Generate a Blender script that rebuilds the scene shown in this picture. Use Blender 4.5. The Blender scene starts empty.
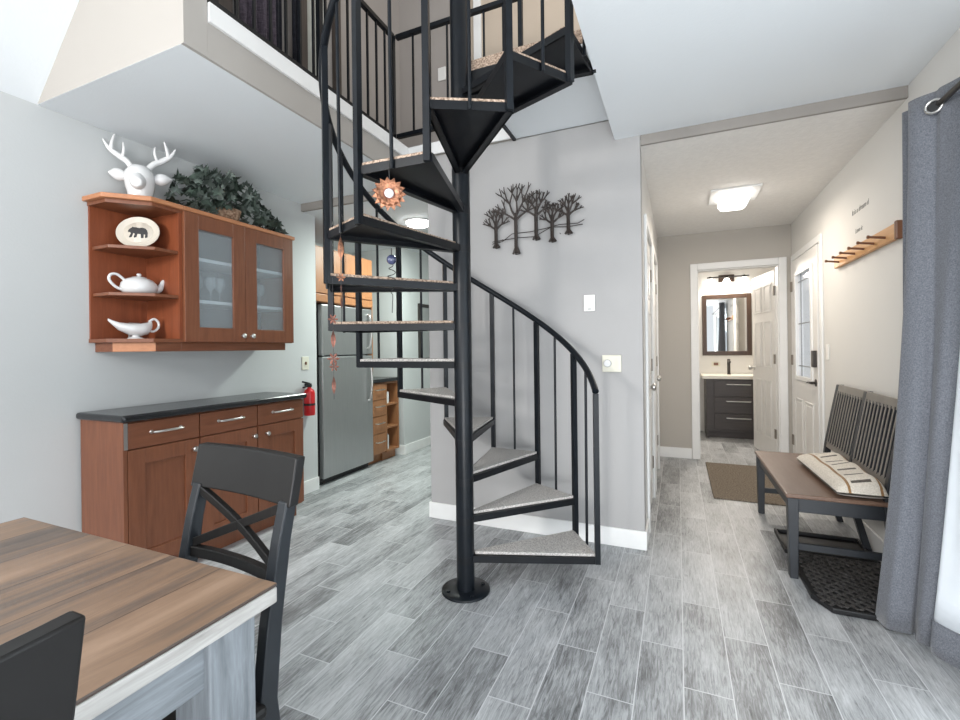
import bpy, bmesh, math, random
from mathutils import Vector, Matrix
random.seed(7)
PI = math.pi
scn = bpy.context.scene
col = scn.collection
ROOTLOC = {}

# ------------------------------------------------------------------ camera
F, YAW, ROLL, CY, CAMH = 456.45, 0.40917, -0.0126, 348.75, 1.25
c_, s_ = math.cos(YAW), math.sin(YAW)
fw = Vector((-s_, c_, 0)); r0 = Vector((c_, s_, 0)); u0 = Vector((0, 0, 1))
rr = r0*math.cos(ROLL) + u0*math.sin(ROLL)
uu = -r0*math.sin(ROLL) + u0*math.cos(ROLL)
cam = bpy.data.cameras.new('camera')
co = bpy.data.objects.new('camera', cam); col.objects.link(co)
M = Matrix.Identity(4)
for i in range(3):
    M[i][0] = rr[i]; M[i][1] = uu[i]; M[i][2] = -fw[i]
M[2][3] = CAMH
co.matrix_world = M
cam.sensor_width = 36; cam.sensor_fit = 'HORIZONTAL'
cam.lens = F/960*36
cam.shift_y = (CY-360)/960
cam.clip_start = 0.02
scn.camera = co

# ------------------------------------------------------------------ materials
def nt(name):
    m = bpy.data.materials.new(name); m.use_nodes = True
    n = m.node_tree.nodes; l = m.node_tree.links
    return m, n, l, n['Principled BSDF']

def setp(b, **k):
    for a, v in k.items():
        for key in b.inputs.keys():
            if key.lower().replace(' ', '_') == a:
                b.inputs[key].default_value = v

def mix3(c1, c2, t): return tuple(c1[i]*(1-t)+c2[i]*t for i in range(3))

def plain(name, color, rough=0.6, metal=0.0, var=0.06, scale=8.0, bump=0.0, bscale=200.0, spec=0.5, **kw):
    """single colour surface with soft procedural variation and an optional fine bump"""
    m, n, l, b = nt(name)
    setp(b, roughness=rough, metallic=metal, specular_ior_level=spec, **kw)
    tc = n.new('ShaderNodeTexCoord')
    no = n.new('ShaderNodeTexNoise'); no.inputs['Scale'].default_value = scale; no.inputs['Detail'].default_value = 3
    l.new(tc.outputs['Object'], no.inputs['Vector'])
    ra = n.new('ShaderNodeValToRGB')
    ra.color_ramp.elements[0].color = tuple(max(0, x*(1-var)) for x in color)+(1,)
    ra.color_ramp.elements[1].color = tuple(min(1, x*(1+var)) for x in color)+(1,)
    ra.color_ramp.elements[0].position = .3; ra.color_ramp.elements[1].position = .7
    l.new(no.outputs['Fac'], ra.inputs['Fac']); l.new(ra.outputs['Color'], b.inputs['Base Color'])
    if bump:
        nb = n.new('ShaderNodeTexNoise'); nb.inputs['Scale'].default_value = bscale; nb.inputs['Detail'].default_value = 2
        l.new(tc.outputs['Object'], nb.inputs['Vector'])
        bp = n.new('ShaderNodeBump'); bp.inputs['Strength'].default_value = bump; bp.inputs['Distance'].default_value = .01
        l.new(nb.outputs['Fac'], bp.inputs['Height']); l.new(bp.outputs['Normal'], b.inputs['Normal'])
    return m

def wood(name, dark, light, axis='Z', rough=0.4, scale=6.0, stretch=14.0, contrast=.5, bump=.05, mids=None):
    """grained wood, grain along one object axis"""
    m, n, l, b = nt(name)
    setp(b, roughness=rough)
    tc = n.new('ShaderNodeTexCoord'); mp = n.new('ShaderNodeMapping')
    sc = [stretch, stretch, stretch]; sc['XYZ'.index(axis)] = 1.0
    mp.inputs['Scale'].default_value = sc
    l.new(tc.outputs['Object'], mp.inputs['Vector'])
    no = n.new('ShaderNodeTexNoise'); no.inputs['Scale'].default_value = scale; no.inputs['Detail'].default_value = 6
    no.inputs['Roughness'].default_value = .65; no.inputs['Distortion'].default_value = .4
    l.new(mp.outputs['Vector'], no.inputs['Vector'])
    ra = n.new('ShaderNodeValToRGB')
    e = ra.color_ramp.elements
    e[0].position = .5-contrast/2; e[0].color = dark+(1,)
    e[1].position = .5+contrast/2; e[1].color = light+(1,)
    if mids:
        for p, cc in mids:
            q = e.new(p); q.color = cc+(1,)
    l.new(no.outputs['Fac'], ra.inputs['Fac']); l.new(ra.outputs['Color'], b.inputs['Base Color'])
    if bump:
        bp = n.new('ShaderNodeBump'); bp.inputs['Strength'].default_value = bump; bp.inputs['Distance'].default_value = .004
        l.new(no.outputs['Fac'], bp.inputs['Height']); l.new(bp.outputs['Normal'], b.inputs['Normal'])
    return m

def emit(name, color, strength):
    m, n, l, b = nt(name)
    setp(b, base_color=color+(1,), emission_color=color+(1,), emission_strength=strength, roughness=.5)
    return m

def planks(name, pw, pl, x0, y0, along='Y', grout=(.5, .5, .5), gw=.0035, ramp=None, tint=.25, rough=.38, gs=1.0, jitter=(.37, .61)):
    """wood-look plank tiles in world space: every plank has its own tone and its own grain"""
    m, n, l, b = nt(name)
    geo = n.new('ShaderNodeNewGeometry'); sep = n.new('ShaderNodeSeparateXYZ')
    l.new(geo.outputs['Position'], sep.inputs[0])
    U, V = ('X', 'Y') if along == 'Y' else ('Y', 'X')
    def mt(op, a, bb=None, cc=None):
        q = n.new('ShaderNodeMath'); q.operation = op
        for i, v in enumerate((a, bb, cc)):
            if v is None: continue
            if isinstance(v, (int, float)): q.inputs[i].default_value = v
            else: l.new(v, q.inputs[i])
        return q.outputs[0]
    u = mt('DIVIDE', mt('SUBTRACT', sep.outputs[U], x0), pw)
    row = mt('FLOOR', u)
    fu = mt('FRACT', u)
    off = mt('FRACT', mt('MULTIPLY', row, jitter[0]))
    v = mt('ADD', mt('DIVIDE', mt('SUBTRACT', sep.outputs[V], y0), pl), off)
    cell = mt('FLOOR', v); fv = mt('FRACT', v)
    cmb = n.new('ShaderNodeCombineXYZ'); l.new(row, cmb.inputs[0]); l.new(cell, cmb.inputs[1])
    wn = n.new('ShaderNodeTexWhiteNoise'); wn.noise_dimensions = '3D'; l.new(cmb.outputs[0], wn.inputs['Vector'])
    # grout distance
    du = mt('MULTIPLY', mt('MINIMUM', fu, mt('SUBTRACT', 1.0, fu)), pw)
    dv = mt('MULTIPLY', mt('MINIMUM', fv, mt('SUBTRACT', 1.0, fv)), pl)
    g = mt('LESS_THAN', mt('MINIMUM', du, dv), gw/2)
    # grain coordinates
    gc = n.new('ShaderNodeCombineXYZ')
    l.new(mt('ADD', mt('MULTIPLY', sep.outputs[U], 26.0*gs), mt('MULTIPLY', wn.outputs['Value'], 90.0)), gc.inputs[0])
    l.new(mt('ADD', mt('MULTIPLY', sep.outputs[V], 2.6*gs), mt('MULTIPLY', wn.outputs['Value'], 31.0)), gc.inputs[1])
    no = n.new('ShaderNodeTexNoise'); no.inputs['Scale'].default_value = 1.6; no.inputs['Detail'].default_value = 8
    no.inputs['Roughness'].default_value = .68; no.inputs['Distortion'].default_value = 1.1
    l.new(gc.outputs[0], no.inputs['Vector'])
    gc2 = n.new('ShaderNodeCombineXYZ')
    l.new(mt('ADD', mt('MULTIPLY', sep.outputs[U], 7.0), mt('MULTIPLY', wn.outputs['Value'], 50.0)), gc2.inputs[0])
    l.new(mt('ADD', mt('MULTIPLY', sep.outputs[V], 2.2), mt('MULTIPLY', wn.outputs['Value'], 17.0)), gc2.inputs[1])
    n2 = n.new('ShaderNodeTexNoise'); n2.inputs['Scale'].default_value = 1.0; n2.inputs['Detail'].default_value = 3
    l.new(gc2.outputs[0], n2.inputs['Vector'])
    f = mt('ADD', mt('MULTIPLY', no.outputs['Fac'], .62), mt('MULTIPLY', n2.outputs['Fac'], .38))
    f = mt('ADD', f, mt('MULTIPLY', mt('SUBTRACT', wn.outputs['Value'], .5), tint))
    ra = n.new('ShaderNodeValToRGB'); e = ra.color_ramp.elements
    e[0].position, e[0].color = ramp[0][0], ramp[0][1]+(1,)
    e[1].position, e[1].color = ramp[-1][0], ramp[-1][1]+(1,)
    for p, cc in ramp[1:-1]:
        q = e.new(p); q.color = cc+(1,)
    l.new(f, ra.inputs['Fac'])
    mx = n.new('ShaderNodeMix'); mx.data_type = 'RGBA'
    l.new(g, mx.inputs['Factor']); l.new(ra.outputs['Color'], mx.inputs['A']); mx.inputs['B'].default_value = grout+(1,)
    l.new(mx.outputs['Result'], b.inputs['Base Color'])
    bp = n.new('ShaderNodeBump'); bp.inputs['Strength'].default_value = .12; bp.inputs['Distance'].default_value = .004
    l.new(mt('SUBTRACT', f, mt('MULTIPLY', g, .5)), bp.inputs['Height']); l.new(bp.outputs['Normal'], b.inputs['Normal'])
    rm = mt('ADD', mt('MULTIPLY', no.outputs['Fac'], .25), rough-.1)
    l.new(rm, b.inputs['Roughness'])
    return m

def glass(name, tint=(.9, .95, .95), opacity=.25, rough=.05):
    m, n, l, b = nt(name)
    out = n['Material Output']
    tr = n.new('ShaderNodeBsdfTransparent'); tr.inputs['Color'].default_value = tint+(1,)
    setp(b, base_color=tint+(1,), roughness=rough, specular_ior_level=.7)
    mx = n.new('ShaderNodeMixShader'); mx.inputs[0].default_value = opacity
    l.new(tr.outputs[0], mx.inputs[1]); l.new(b.outputs[0], mx.inputs[2]); l.new(mx.outputs[0], out.inputs['Surface'])
    return m

def carpet(name, a, bcol, scale=140):
    m, n, l, b = nt(name)
    setp(b, roughness=.95, specular_ior_level=.1)
    tc = n.new('ShaderNodeTexCoord')
    vo = n.new('ShaderNodeTexNoise'); vo.inputs['Scale'].default_value = scale; vo.inputs['Detail'].default_value = 3
    l.new(tc.outputs['Object'], vo.inputs['Vector'])
    ra = n.new('ShaderNodeValToRGB'); e = ra.color_ramp.elements
    e[0].position = .38; e[0].color = a+(1,); e[1].position = .62; e[1].color = bcol+(1,)
    l.new(vo.outputs['Fac'], ra.inputs['Fac']); l.new(ra.outputs['Color'], b.inputs['Base Color'])
    bp = n.new('ShaderNodeBump'); bp.inputs['Strength'].default_value = .8; bp.inputs['Distance'].default_value = .01
    l.new(vo.outputs['Fac'], bp.inputs['Height']); l.new(bp.outputs['Normal'], b.inputs['Normal'])
    return m

def fabric(name, a, bcol, scale=260, warp=(1, 1, .25)):
    m, n, l, b = nt(name)
    setp(b, roughness=.9, specular_ior_level=.15, sheen_weight=.2)
    tc = n.new('ShaderNodeTexCoord'); mp = n.new('ShaderNodeMapping'); mp.inputs['Scale'].default_value = warp
    l.new(tc.outputs['Object'], mp.inputs['Vector'])
    mp2 = n.new('ShaderNodeMapping'); mp2.inputs['Scale'].default_value = (warp[2], warp[2], 1)
    l.new(tc.outputs['Object'], mp2.inputs['Vector'])
    n1 = n.new('ShaderNodeTexNoise'); n1.inputs['Scale'].default_value = scale; l.new(mp.outputs[0], n1.inputs['Vector'])
    n2 = n.new('ShaderNodeTexNoise'); n2.inputs['Scale'].default_value = scale; l.new(mp2.outputs[0], n2.inputs['Vector'])
    ad = n.new('ShaderNodeMath'); ad.operation = 'ADD'; l.new(n1.outputs['Fac'], ad.inputs[0]); l.new(n2.outputs['Fac'], ad.inputs[1])
    ra = n.new('ShaderNodeValToRGB'); e = ra.color_ramp.elements
    hv = n.new('ShaderNodeMath'); hv.operation = 'MULTIPLY'; hv.inputs[1].default_value = .5; l.new(ad.outputs[0], hv.inputs[0])
    e[0].position = .36; e[0].color = a+(1,); e[1].position = .64; e[1].color = bcol+(1,)
    l.new(hv.outputs[0], ra.inputs['Fac']); l.new(ra.outputs['Color'], b.inputs['Base Color'])
    bp = n.new('ShaderNodeBump'); bp.inputs['Strength'].default_value = .25; bp.inputs['Distance'].default_value = .004
    l.new(hv.outputs[0], bp.inputs['Height']); l.new(bp.outputs['Normal'], b.inputs['Normal'])
    return m

MT = {}
MT['paint_left'] = plain('paint pale grey', (.53, .545, .545), .75, var=.02, scale=1.5, bump=.05, bscale=90)
MT['paint_stair'] = plain('paint mid grey', (.385, .378, .375), .75, var=.03, scale=1.5, bump=.05, bscale=90)
MT['paint_warm'] = plain('paint warm white', (.70, .69, .665), .75, var=.02, scale=1.5, bump=.05, bscale=90)
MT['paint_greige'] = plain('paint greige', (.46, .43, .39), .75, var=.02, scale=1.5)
MT['paint_fascia'] = plain('paint fascia', (.40, .375, .345), .75, var=.02, scale=1.5)
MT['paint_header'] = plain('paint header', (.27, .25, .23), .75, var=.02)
MT['paint_taupe'] = plain('paint taupe', (.40, .365, .34), .8, var=.05, scale=1.0)
MT['paint_tan'] = plain('paint tan', (.50, .42, .34), .8, var=.05, scale=1.0)
MT['ceil'] = plain('ceiling white', (.74, .77, .79), .85, var=.015, scale=1.2, bump=.06, bscale=70)
MT['ceil_hall'] = plain('ceiling stippled', (.76, .74, .71), .85, var=.03, scale=30, bump=.25, bscale=60)
MT['trim'] = plain('trim white', (.80, .80, .79), .45, var=.02)
MT['door'] = plain('door white', (.74, .725, .70), .45, var=.02)
MT['floor'] = planks('plank tile', .162, .61, -.319, 2.28, 'Y', grout=(.58, .59, .60), gw=.004,
    ramp=[(.30, (.075, .076, .078)), (.41, (.21, .215, .22)), (.50, (.36, .37, .38)), (.66, (.57, .58, .59))], tint=.13, gs=2.4, jitter=(.3717, .61))
MT['metal'] = plain('black steel', (.005, .007, .010), .36, metal=0.0, var=.25, scale=14, spec=.28)
MT['under'] = plain('black steel underside', (.005, .006, .008), .36, var=.3, scale=6, spec=.3)
MT['carpet'] = carpet('tread carpet', (.36, .34, .325), (.64, .61, .58))
MT['carpet_tan'] = carpet('tread carpet tan', (.22, .16, .12), (.55, .42, .33), 110)
MT['cherry'] = wood('cherry', (.125, .040, .018), (.24, .088, .042), 'Z', .36, 4, 12, .7)
MT['cherry_d'] = wood('cherry drawer', (.125, .040, .018), (.235, .085, .040), 'Y', .36, 4, 12, .7)
MT['cherry_in'] = wood('cherry shelf back', (.16, .038, .014), (.28, .078, .030), 'Z', .42, 4, 12, .7)
MT['cherry_e'] = wood('cherry edge', (.36, .14, .06), (.52, .23, .11), 'Y', .4, 4, 12, .7)
MT['honey'] = wood('honey cabinet', (.24, .100, .042), (.36, .170, .078), 'Z', .42, 4, 12, .7)
MT['counter'] = plain('black countertop', (.012, .013, .015), .2, var=.5, scale=220, spec=.6)
MT['chrome'] = plain('brushed nickel', (.62, .61, .59), .28, metal=1.0, var=.05)
MT['steel'] = wood('stainless', (.40, .405, .41), (.52, .525, .53), 'Z', .36, 5, 30, .8, bump=.02)
setp(MT['steel'].node_tree.nodes['Principled BSDF'], metallic=.85)
MT['black'] = plain('black plastic', (.012, .012, .013), .45, var=.1)
MT['dark'] = plain('dark bronze', (.03, .026, .023), .4, var=.15)
MT['white'] = plain('white ceramic', (.68, .68, .68), .22, var=.01, spec=.6)
MT['plate'] = plain('cream plate', (.60, .55, .47), .35, var=.03)
MT['chair'] = plain('black chair', (.007, .0065, .0065), .44, var=.2, scale=10, spec=.38)
MT['chair_sheen'] = plain('black chair sheen', (.012, .015, .019), .40, var=.15, scale=10, spec=.5)  # same black chair, with bluish daylight sheen put into the colour
MT['tgrey'] = wood('weathered grey', (.085, .095, .105), (.25, .275, .30), 'Z', .55, 5, 10, .55, bump=.1)
MT['tapron'] = wood('weathered grey apron', (.085, .095, .105), (.25, .275, .30), 'Y', .55, 5, 10, .55, bump=.1)
MT['tedge'] = wood('whitewashed edge', (.22, .21, .195), (.50, .49, .475), 'Y', .5, 6, 10, .6)
MT['ttop'] = planks('table boards', .171, 12.0, -.785, -7, 'Y', grout=(.055, .038, .03), gw=.0025,
    ramp=[(.30, (.05, .04, .034)), (.42, (.135, .098, .075)), (.52, (.225, .145, .095)), (.66, (.33, .22, .15))], tint=.08, rough=.36, gs=.42)
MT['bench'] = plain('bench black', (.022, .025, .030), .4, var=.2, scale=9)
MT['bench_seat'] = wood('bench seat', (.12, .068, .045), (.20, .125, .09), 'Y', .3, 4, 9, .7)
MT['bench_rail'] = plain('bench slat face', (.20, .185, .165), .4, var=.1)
MT['rubber'] = plain('rubber mat', (.060, .056, .054), .6, var=.4, scale=40, bump=.5, bscale=90)
MT['tray'] = plain('boot tray', (.012, .012, .013), .42, var=.2, spec=.35)
MT['rug'] = carpet('brown mat', (.13, .105, .08), (.26, .22, .175), 90)
MT['curtain'] = fabric('grey linen', (.095, .102, .118), (.205, .216, .245), 520)
MT['lining'] = plain('white lining', (.80, .85, .90), .9, var=.02, spec=.1)
MT['pine'] = wood('pine rail', (.50, .24, .085), (.68, .39, .17), 'Y', .45, 4, 12, .7)
MT['peg'] = plain('peg brown', (.16, .065, .03), .4, var=.1)
MT['copper'] = plain('copper', (.33, .145, .08), .42, metal=.5, var=.6, scale=45)
MT['rust'] = plain('rusted copper', (.22, .085, .06), .45, metal=.5, var=.4, scale=40)
MT['ball'] = plain('blue glass ball', (.06, .07, .14), .08, var=.5, scale=20, spec=.9)
MT['wire'] = plain('dark wire', (.02, .018, .018), .4)
MT['art'] = plain('bronze wall art', (.035, .026, .022), .5, metal=.2, var=.4, scale=60)
MT['leaf'] = plain('ivy leaf', (.042, .062, .048), .5, var=.6, scale=14)
MT['leafpale'] = plain('ivy leaf pale', (.13, .16, .14), .55, var=.5, scale=14)
MT['basket'] = carpet('basket', (.20, .12, .075), (.44, .31, .22), 60)
MT['hinge'] = plain('hinge bronze', (.20, .17, .14), .4, metal=.4, var=.1)
MT['red'] = plain('extinguisher red', (.55, .015, .02), .3, var=.05)
MT['ivory'] = plain('ivory plate', (.66, .64, .54), .4, var=.02)
MT['lightplate'] = plain('white switch', (.86, .85, .82), .35, var=.01)
MT['cushion'] = fabric('cushion cream', (.55, .50, .43), (.74, .69, .61), 180, (1, .3, 1))
MT['tanstripe'] = fabric('cushion tan', (.22, .12, .05), (.34, .20, .09), 180)
MT['dashes'] = fabric('cushion dark', (.05, .045, .04), (.13, .11, .09), 180)
MT['glass'] = glass('cabinet glass', (.86, .90, .92), .16, .10)
MT['clear'] = glass('clear glass', (.95, .97, .98), .12, .03)
MT['stemware'] = glass('stemware', (.92, .95, .96), .35, .05)
MT['inner'] = plain('cabinet inside', (.22, .25, .26), .6, var=.25, scale=4)
MT['whiteshelf'] = plain('white shelf', (.85, .87, .88), .5, var=.02)
MT['vanity'] = wood('espresso vanity', (.030, .024, .022), (.060, .048, .044), 'X', .45, 4, 12, .7)
MT['vanframe'] = wood('mirror frame', (.03, .016, .010), (.065, .036, .022), 'Z', .4, 4, 12, .7)
MT['marble'] = plain('vanity top', (.68, .64, .56), .3, var=.06, scale=5)
m_, n_, l_, b_ = nt('mirror'); setp(b_, base_color=(.85, .86, .86, 1), metallic=1, roughness=.02); MT['mirror'] = m_
MT['lamp'] = emit('lamp glow', (1, .96, .9), 4.5)
MT['lampk'] = emit('lamp glow kitchen', (1, 1, .97), 18)
MT['plum'] = fabric('plum drape', (.06, .048, .062), (.13, .105, .13), 120)
MT['navy'] = fabric('black drape', (.008, .008, .012), (.022, .022, .030), 120)
MT['brown'] = wood('dark panel', (.05, .038, .032), (.10, .078, .066), 'Z', .6, 4, 10, .6)
MT['sage'] = plain('sage panel', (.45, .46, .42), .8)
MT['text'] = plain('decal ink', (.26, .26, .25), .6)
MT['paper'] = plain('paper', (.75, .76, .76), .6, var=.1, scale=30)
MT['grey'] = plain('grey board', (.30, .31, .31), .6)
MT['skyglass'] = glass('door glass', (.97, .98, 1.0), .10, .05)

# ------------------------------------------------------------------ mesh tools
def wl(o):
    v = Vector((0, 0, 0))
    while o is not None:
        v = v + o.location; o = o.parent
    return v

class MB:
    def __init__(s): s.v = []; s.f = []; s.sm = []; s.mi = []; s.cur = 0
    def add(s, vs, fs, smooth=False):
        o = len(s.v); s.v += [tuple(p) for p in vs]
        for f in fs:
            s.f.append(tuple(i+o for i in f)); s.sm.append(smooth); s.mi.append(s.cur)
        return s
    def box(s, x0, x1, y0, y1, z0, z1):
        v = [(x, y, z) for z in (z0, z1) for y in (y0, y1) for x in (x0, x1)]
        return s.add(v, [(0, 2, 3, 1), (4, 5, 7, 6), (0, 1, 5, 4), (2, 6, 7, 3), (0, 4, 6, 2), (1, 3, 7, 5)])
    def bar(s, a, b, w, h, up=(0, 0, 1)):
        """rectangular bar from a to b, w across, h along up"""
        a = Vector(a); b = Vector(b); d = (b-a).normalized(); up = Vector(up)
        if abs(d.dot(up)) > .99: up = Vector((0, 1, 0))
        sx = d.cross(up).normalized(); u = sx.cross(d).normalized()
        v = []
        for p in (a, b):
            for i, j in ((-1, -1), (1, -1), (1, 1), (-1, 1)):
                v.append(p+sx*(i*w/2)+u*(j*h/2))
        return s.add(v, [(0, 1, 2, 3), (7, 6, 5, 4), (0, 4, 5, 1), (1, 5, 6, 2), (2, 6, 7, 3), (3, 7, 4, 0)])
    def tube(s, pts, r, n=10, closed=False):
        pts = [Vector(p) for p in pts]; N = len(pts)
        rs = r if isinstance(r, (list, tuple)) else [r]*N
        v = []; pu = None
        for i, p in enumerate(pts):
            if closed: d = pts[(i+1) % N]-pts[i-1]
            else: d = pts[min(i+1, N-1)]-pts[max(i-1, 0)]
            d.normalize()
            if pu is None:
                pu = Vector((0, 0, 1)) if abs(d.z) < .9 else Vector((1, 0, 0))
            x = d.cross(pu)
            if x.length < 1e-5: x = d.orthogonal()
            x.normalize(); pu = x.cross(d).normalized()
            for k in range(n):
                t = 2*PI*k/n
                v.append(p+(x*math.cos(t)+pu*math.sin(t))*rs[i])
        f = []
        for i in range(N if closed else N-1):
            j = (i+1) % N
            for k in range(n):
                f.append((i*n+k, i*n+(k+1) % n, j*n+(k+1) % n, j*n+k))
        s.add(v, f, True)
        if not closed:
            o = len(s.v)-len(v)
            s.f.append(tuple(o+k for k in range(n))[::-1]); s.sm.append(False); s.mi.append(s.cur)
            s.f.append(tuple(o+(N-1)*n+k for k in range(n))); s.sm.append(False); s.mi.append(s.cur)
        return s
    def lathe(s, prof, c=(0, 0, 0), n=24, axis='Z', sx=1, sy=1):
        v = []
        for r, z in prof:
            for k in range(n):
                t = 2*PI*k/n; a, b = r*math.cos(t)*sx, r*math.sin(t)*sy
                p = {'Z': (a, b, z), 'X': (z, a, b), 'Y': (a, z, b)}[axis]
                v.append((p[0]+c[0], p[1]+c[1], p[2]+c[2]))
        f = []
        for i in range(len(prof)-1):
            for k in range(n):
                f.append((i*n+k, i*n+(k+1) % n, (i+1)*n+(k+1) % n, (i+1)*n+k))
        s.add(v, f, True)
        o = len(s.v)-len(v)
        if prof[0][0] > 1e-6: s.f.append(tuple(o+k for k in range(n))[::-1]); s.sm.append(False); s.mi.append(s.cur)
        if prof[-1][0] > 1e-6: s.f.append(tuple(o+(len(prof)-1)*n+k for k in range(n))); s.sm.append(False); s.mi.append(s.cur)
        return s
    def prism(s, poly, z0, z1):
        n = len(poly)
        v = [(p[0], p[1], z0) for p in poly]+[(p[0], p[1], z1) for p in poly]
        f = [tuple(range(n))[::-1], tuple(range(n, 2*n))]+[(i, (i+1) % n, n+(i+1) % n, n+i) for i in range(n)]
        return s.add(v, f)
    def prism_ax(s, poly, a0, a1, axis):
        """poly in the plane across axis; extruded from a0 to a1"""
        n = len(poly)
        def P(p, a): return {'X': (a, p[0], p[1]), 'Y': (p[0], a, p[1])}[axis]
        v = [P(p, a0) for p in poly]+[P(p, a1) for p in poly]
        f = [tuple(range(n))[::-1], tuple(range(n, 2*n))]+[(i, (i+1) % n, n+(i+1) % n, n+i) for i in range(n)]
        return s.add(v, f)
    def sphere(s, c, r, n=12, m=8, sc=(1, 1, 1)):
        v = [(c[0], c[1], c[2]-r*sc[2])]
        for i in range(1, m):
            a = -PI/2+PI*i/m
            for k in range(n):
                t = 2*PI*k/n
                v.append((c[0]+r*sc[0]*math.cos(a)*math.cos(t), c[1]+r*sc[1]*math.cos(a)*math.sin(t), c[2]+r*sc[2]*math.sin(a)))
        v.append((c[0], c[1], c[2]+r*sc[2]))
        f = [(0, 1+(k+1) % n, 1+k) for k in range(n)]
        for i in range(m-2):
            for k in range(n):
                a = 1+i*n; b = a+n
                f.append((a+k, a+(k+1) % n, b+(k+1) % n, b+k))
        L = len(v)-1; a = 1+(m-2)*n
        f += [(a+k, a+(k+1) % n, L) for k in range(n)]
        return s.add(v, f, True)
    def xf(s, Mx, start=0):
        for i in range(start, len(s.v)): s.v[i] = tuple(Mx @ Vector(s.v[i]))
        return s
    def build(s, name, mat, parent=None, bevel=0, local=False, sub=0, bseg=2, **tags):
        me = bpy.data.meshes.new(name)
        off = Vector((0, 0, 0))
        if parent is not None and not local: off = wl(parent)
        me.from_pydata([tuple(Vector(p)-off) for p in s.v], [], s.f)
        mats = mat if isinstance(mat, (list, tuple)) else [mat]
        for q in mats: me.materials.append(MT[q] if isinstance(q, str) else q)
        for p, sm, mi in zip(me.polygons, s.sm, s.mi):
            p.use_smooth = sm; p.material_index = mi
        bm = bmesh.new(); bm.from_mesh(me); bmesh.ops.recalc_face_normals(bm, faces=bm.faces); bm.to_mesh(me); bm.free()
        if any(s.sm): me.set_sharp_from_angle(angle=math.radians(50))
        me.update()
        o = bpy.data.objects.new(name, me); col.objects.link(o)
        if parent is not None: o.parent = parent
        if bevel:
            bv = o.modifiers.new('bevel', 'BEVEL'); bv.width = bevel; bv.segments = bseg; bv.limit_method = 'ANGLE'; bv.angle_limit = math.radians(40)
        if sub:
            sb = o.modifiers.new('subd', 'SUBSURF'); sb.levels = sub; sb.render_levels = sub
        for k, v in tags.items(): o[k] = v
        return o

def cr(pl, k=6):
    out = []
    for i in range(len(pl)-1):
        p0 = Vector(pl[max(i-1, 0)]); p1 = Vector(pl[i]); p2 = Vector(pl[i+1]); p3 = Vector(pl[min(i+2, len(pl)-1)])
        for j in range(k):
            t = j/k
            out.append(.5*((2*p1)+(p2-p0)*t+(2*p0-5*p1+4*p2-p3)*t*t+(3*p1-p0-3*p2+p3)*t**3))
    out.append(Vector(pl[-1])); return out
def crr(rs, k=6):
    return [v.x for v in cr([(r, 0, 0) for r in rs], k)]

def recenter(o):
    """move a single-mesh thing's origin to its base"""
    me = o.data
    if not me.vertices: return o
    mn = Vector((min(v.co.x for v in me.vertices), min(v.co.y for v in me.vertices), min(v.co.z for v in me.vertices)))
    mx = Vector((max(v.co.x for v in me.vertices), max(v.co.y for v in me.vertices), 0))
    off = Vector(((mn.x+mx.x)/2, (mn.y+mx.y)/2, mn.z))
    me.transform(Matrix.Translation(-off)); o.location = off
    return o

def thing(name, label, cat, loc=(0, 0, 0), rz=0, group=None):
    o = bpy.data.objects.new(name, None); col.objects.link(o)
    o.location = loc; o.rotation_euler = (0, 0, rz); o.empty_display_size = .1
    o['label'] = label; o['category'] = cat
    if group: o['group'] = group
    return o

def tag(o, label, cat, group=None):
    o['label'] = label; o['category'] = cat
    if group: o['group'] = group
    return recenter(o)

def struct(name, mb, mat, parent=None, bevel=0, label=None):
    o = mb.build(name, mat, parent, bevel)
    if parent is None: o['kind'] = 'structure'
    if label: o['label'] = label
    return o

def sempty(name, loc=(0, 0, 0), rz=0):
    o = bpy.data.objects.new(name, None); col.objects.link(o); o.location = loc; o.rotation_euler = (0, 0, rz)
    o['kind'] = 'structure'; return o

def copy_tree(o, parent=None):
    c = o.copy(); col.objects.link(c)
    if parent is not None: c.parent = parent
    for ch in list(o.children): copy_tree(ch, c)
    return c

# ------------------------------------------------------------------ room shell
XW, XR = -3.0, 1.08
struct('floor', MB().box(-4.0, 1.5, -1.9, 7.7, -.12, 0), 'floor')
struct('wall_left', MB().box(-3.17, XW, -1.9, 3.20, 0, 2.53), 'paint_left')
struct('wall_alcove_back', MB().box(-3.85, -3.74, 3.2, 4.62, 0, 2.49).box(-3.85, -3.171, 3.08, 3.2, 0, 2.49), 'paint_left')
struct('wall_kitchen', MB().box(-3.85, -3.0, 4.62, 6.4, 0, 2.49), 'paint_left')
struct('wall_kitchen_back', MB().box(-3.0, -.32, 6.4, 6.5, 0, 2.49), 'paint_left')
struct('wall_stair', MB().box(-1.70, -.20, 2.975, 3.09, 0, 2.68), 'paint_stair')
struct('wall_hall_left', MB().box(-.32, -.20, 3.09, 3.30, 0, 2.49).box(-.32, -.20, 3.30, 4.02, 2.08, 2.49).box(-.32, -.20, 4.02, 4.26, 0, 2.49)
       .box(-.32, -.20, 4.26, 4.98, 2.08, 2.49).box(-.32, -.20, 4.98, 5.58, 0, 2.49), 'paint_warm')
struct('wall_right', MB().box(XR, 1.22, 2.42, 4.53, 0, 2.55).box(XR, 1.22, 4.53, 5.47, 2.09, 2.49).box(XR, 1.22, 5.47, 5.70, 0, 2.49)
       .box(XR, 1.22, -1.9, 2.42, 2.18, 2.55).box(XR, 1.22, -1.9, -.9, 0, 2.18), 'paint_warm')
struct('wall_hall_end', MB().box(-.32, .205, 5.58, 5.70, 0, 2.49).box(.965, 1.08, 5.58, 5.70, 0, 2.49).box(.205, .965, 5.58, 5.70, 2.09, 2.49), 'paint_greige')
struct('wall_bath_back', MB().box(-.32, 1.6, 7.47, 7.6, 0, 2.49), 'paint_warm')
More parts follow.
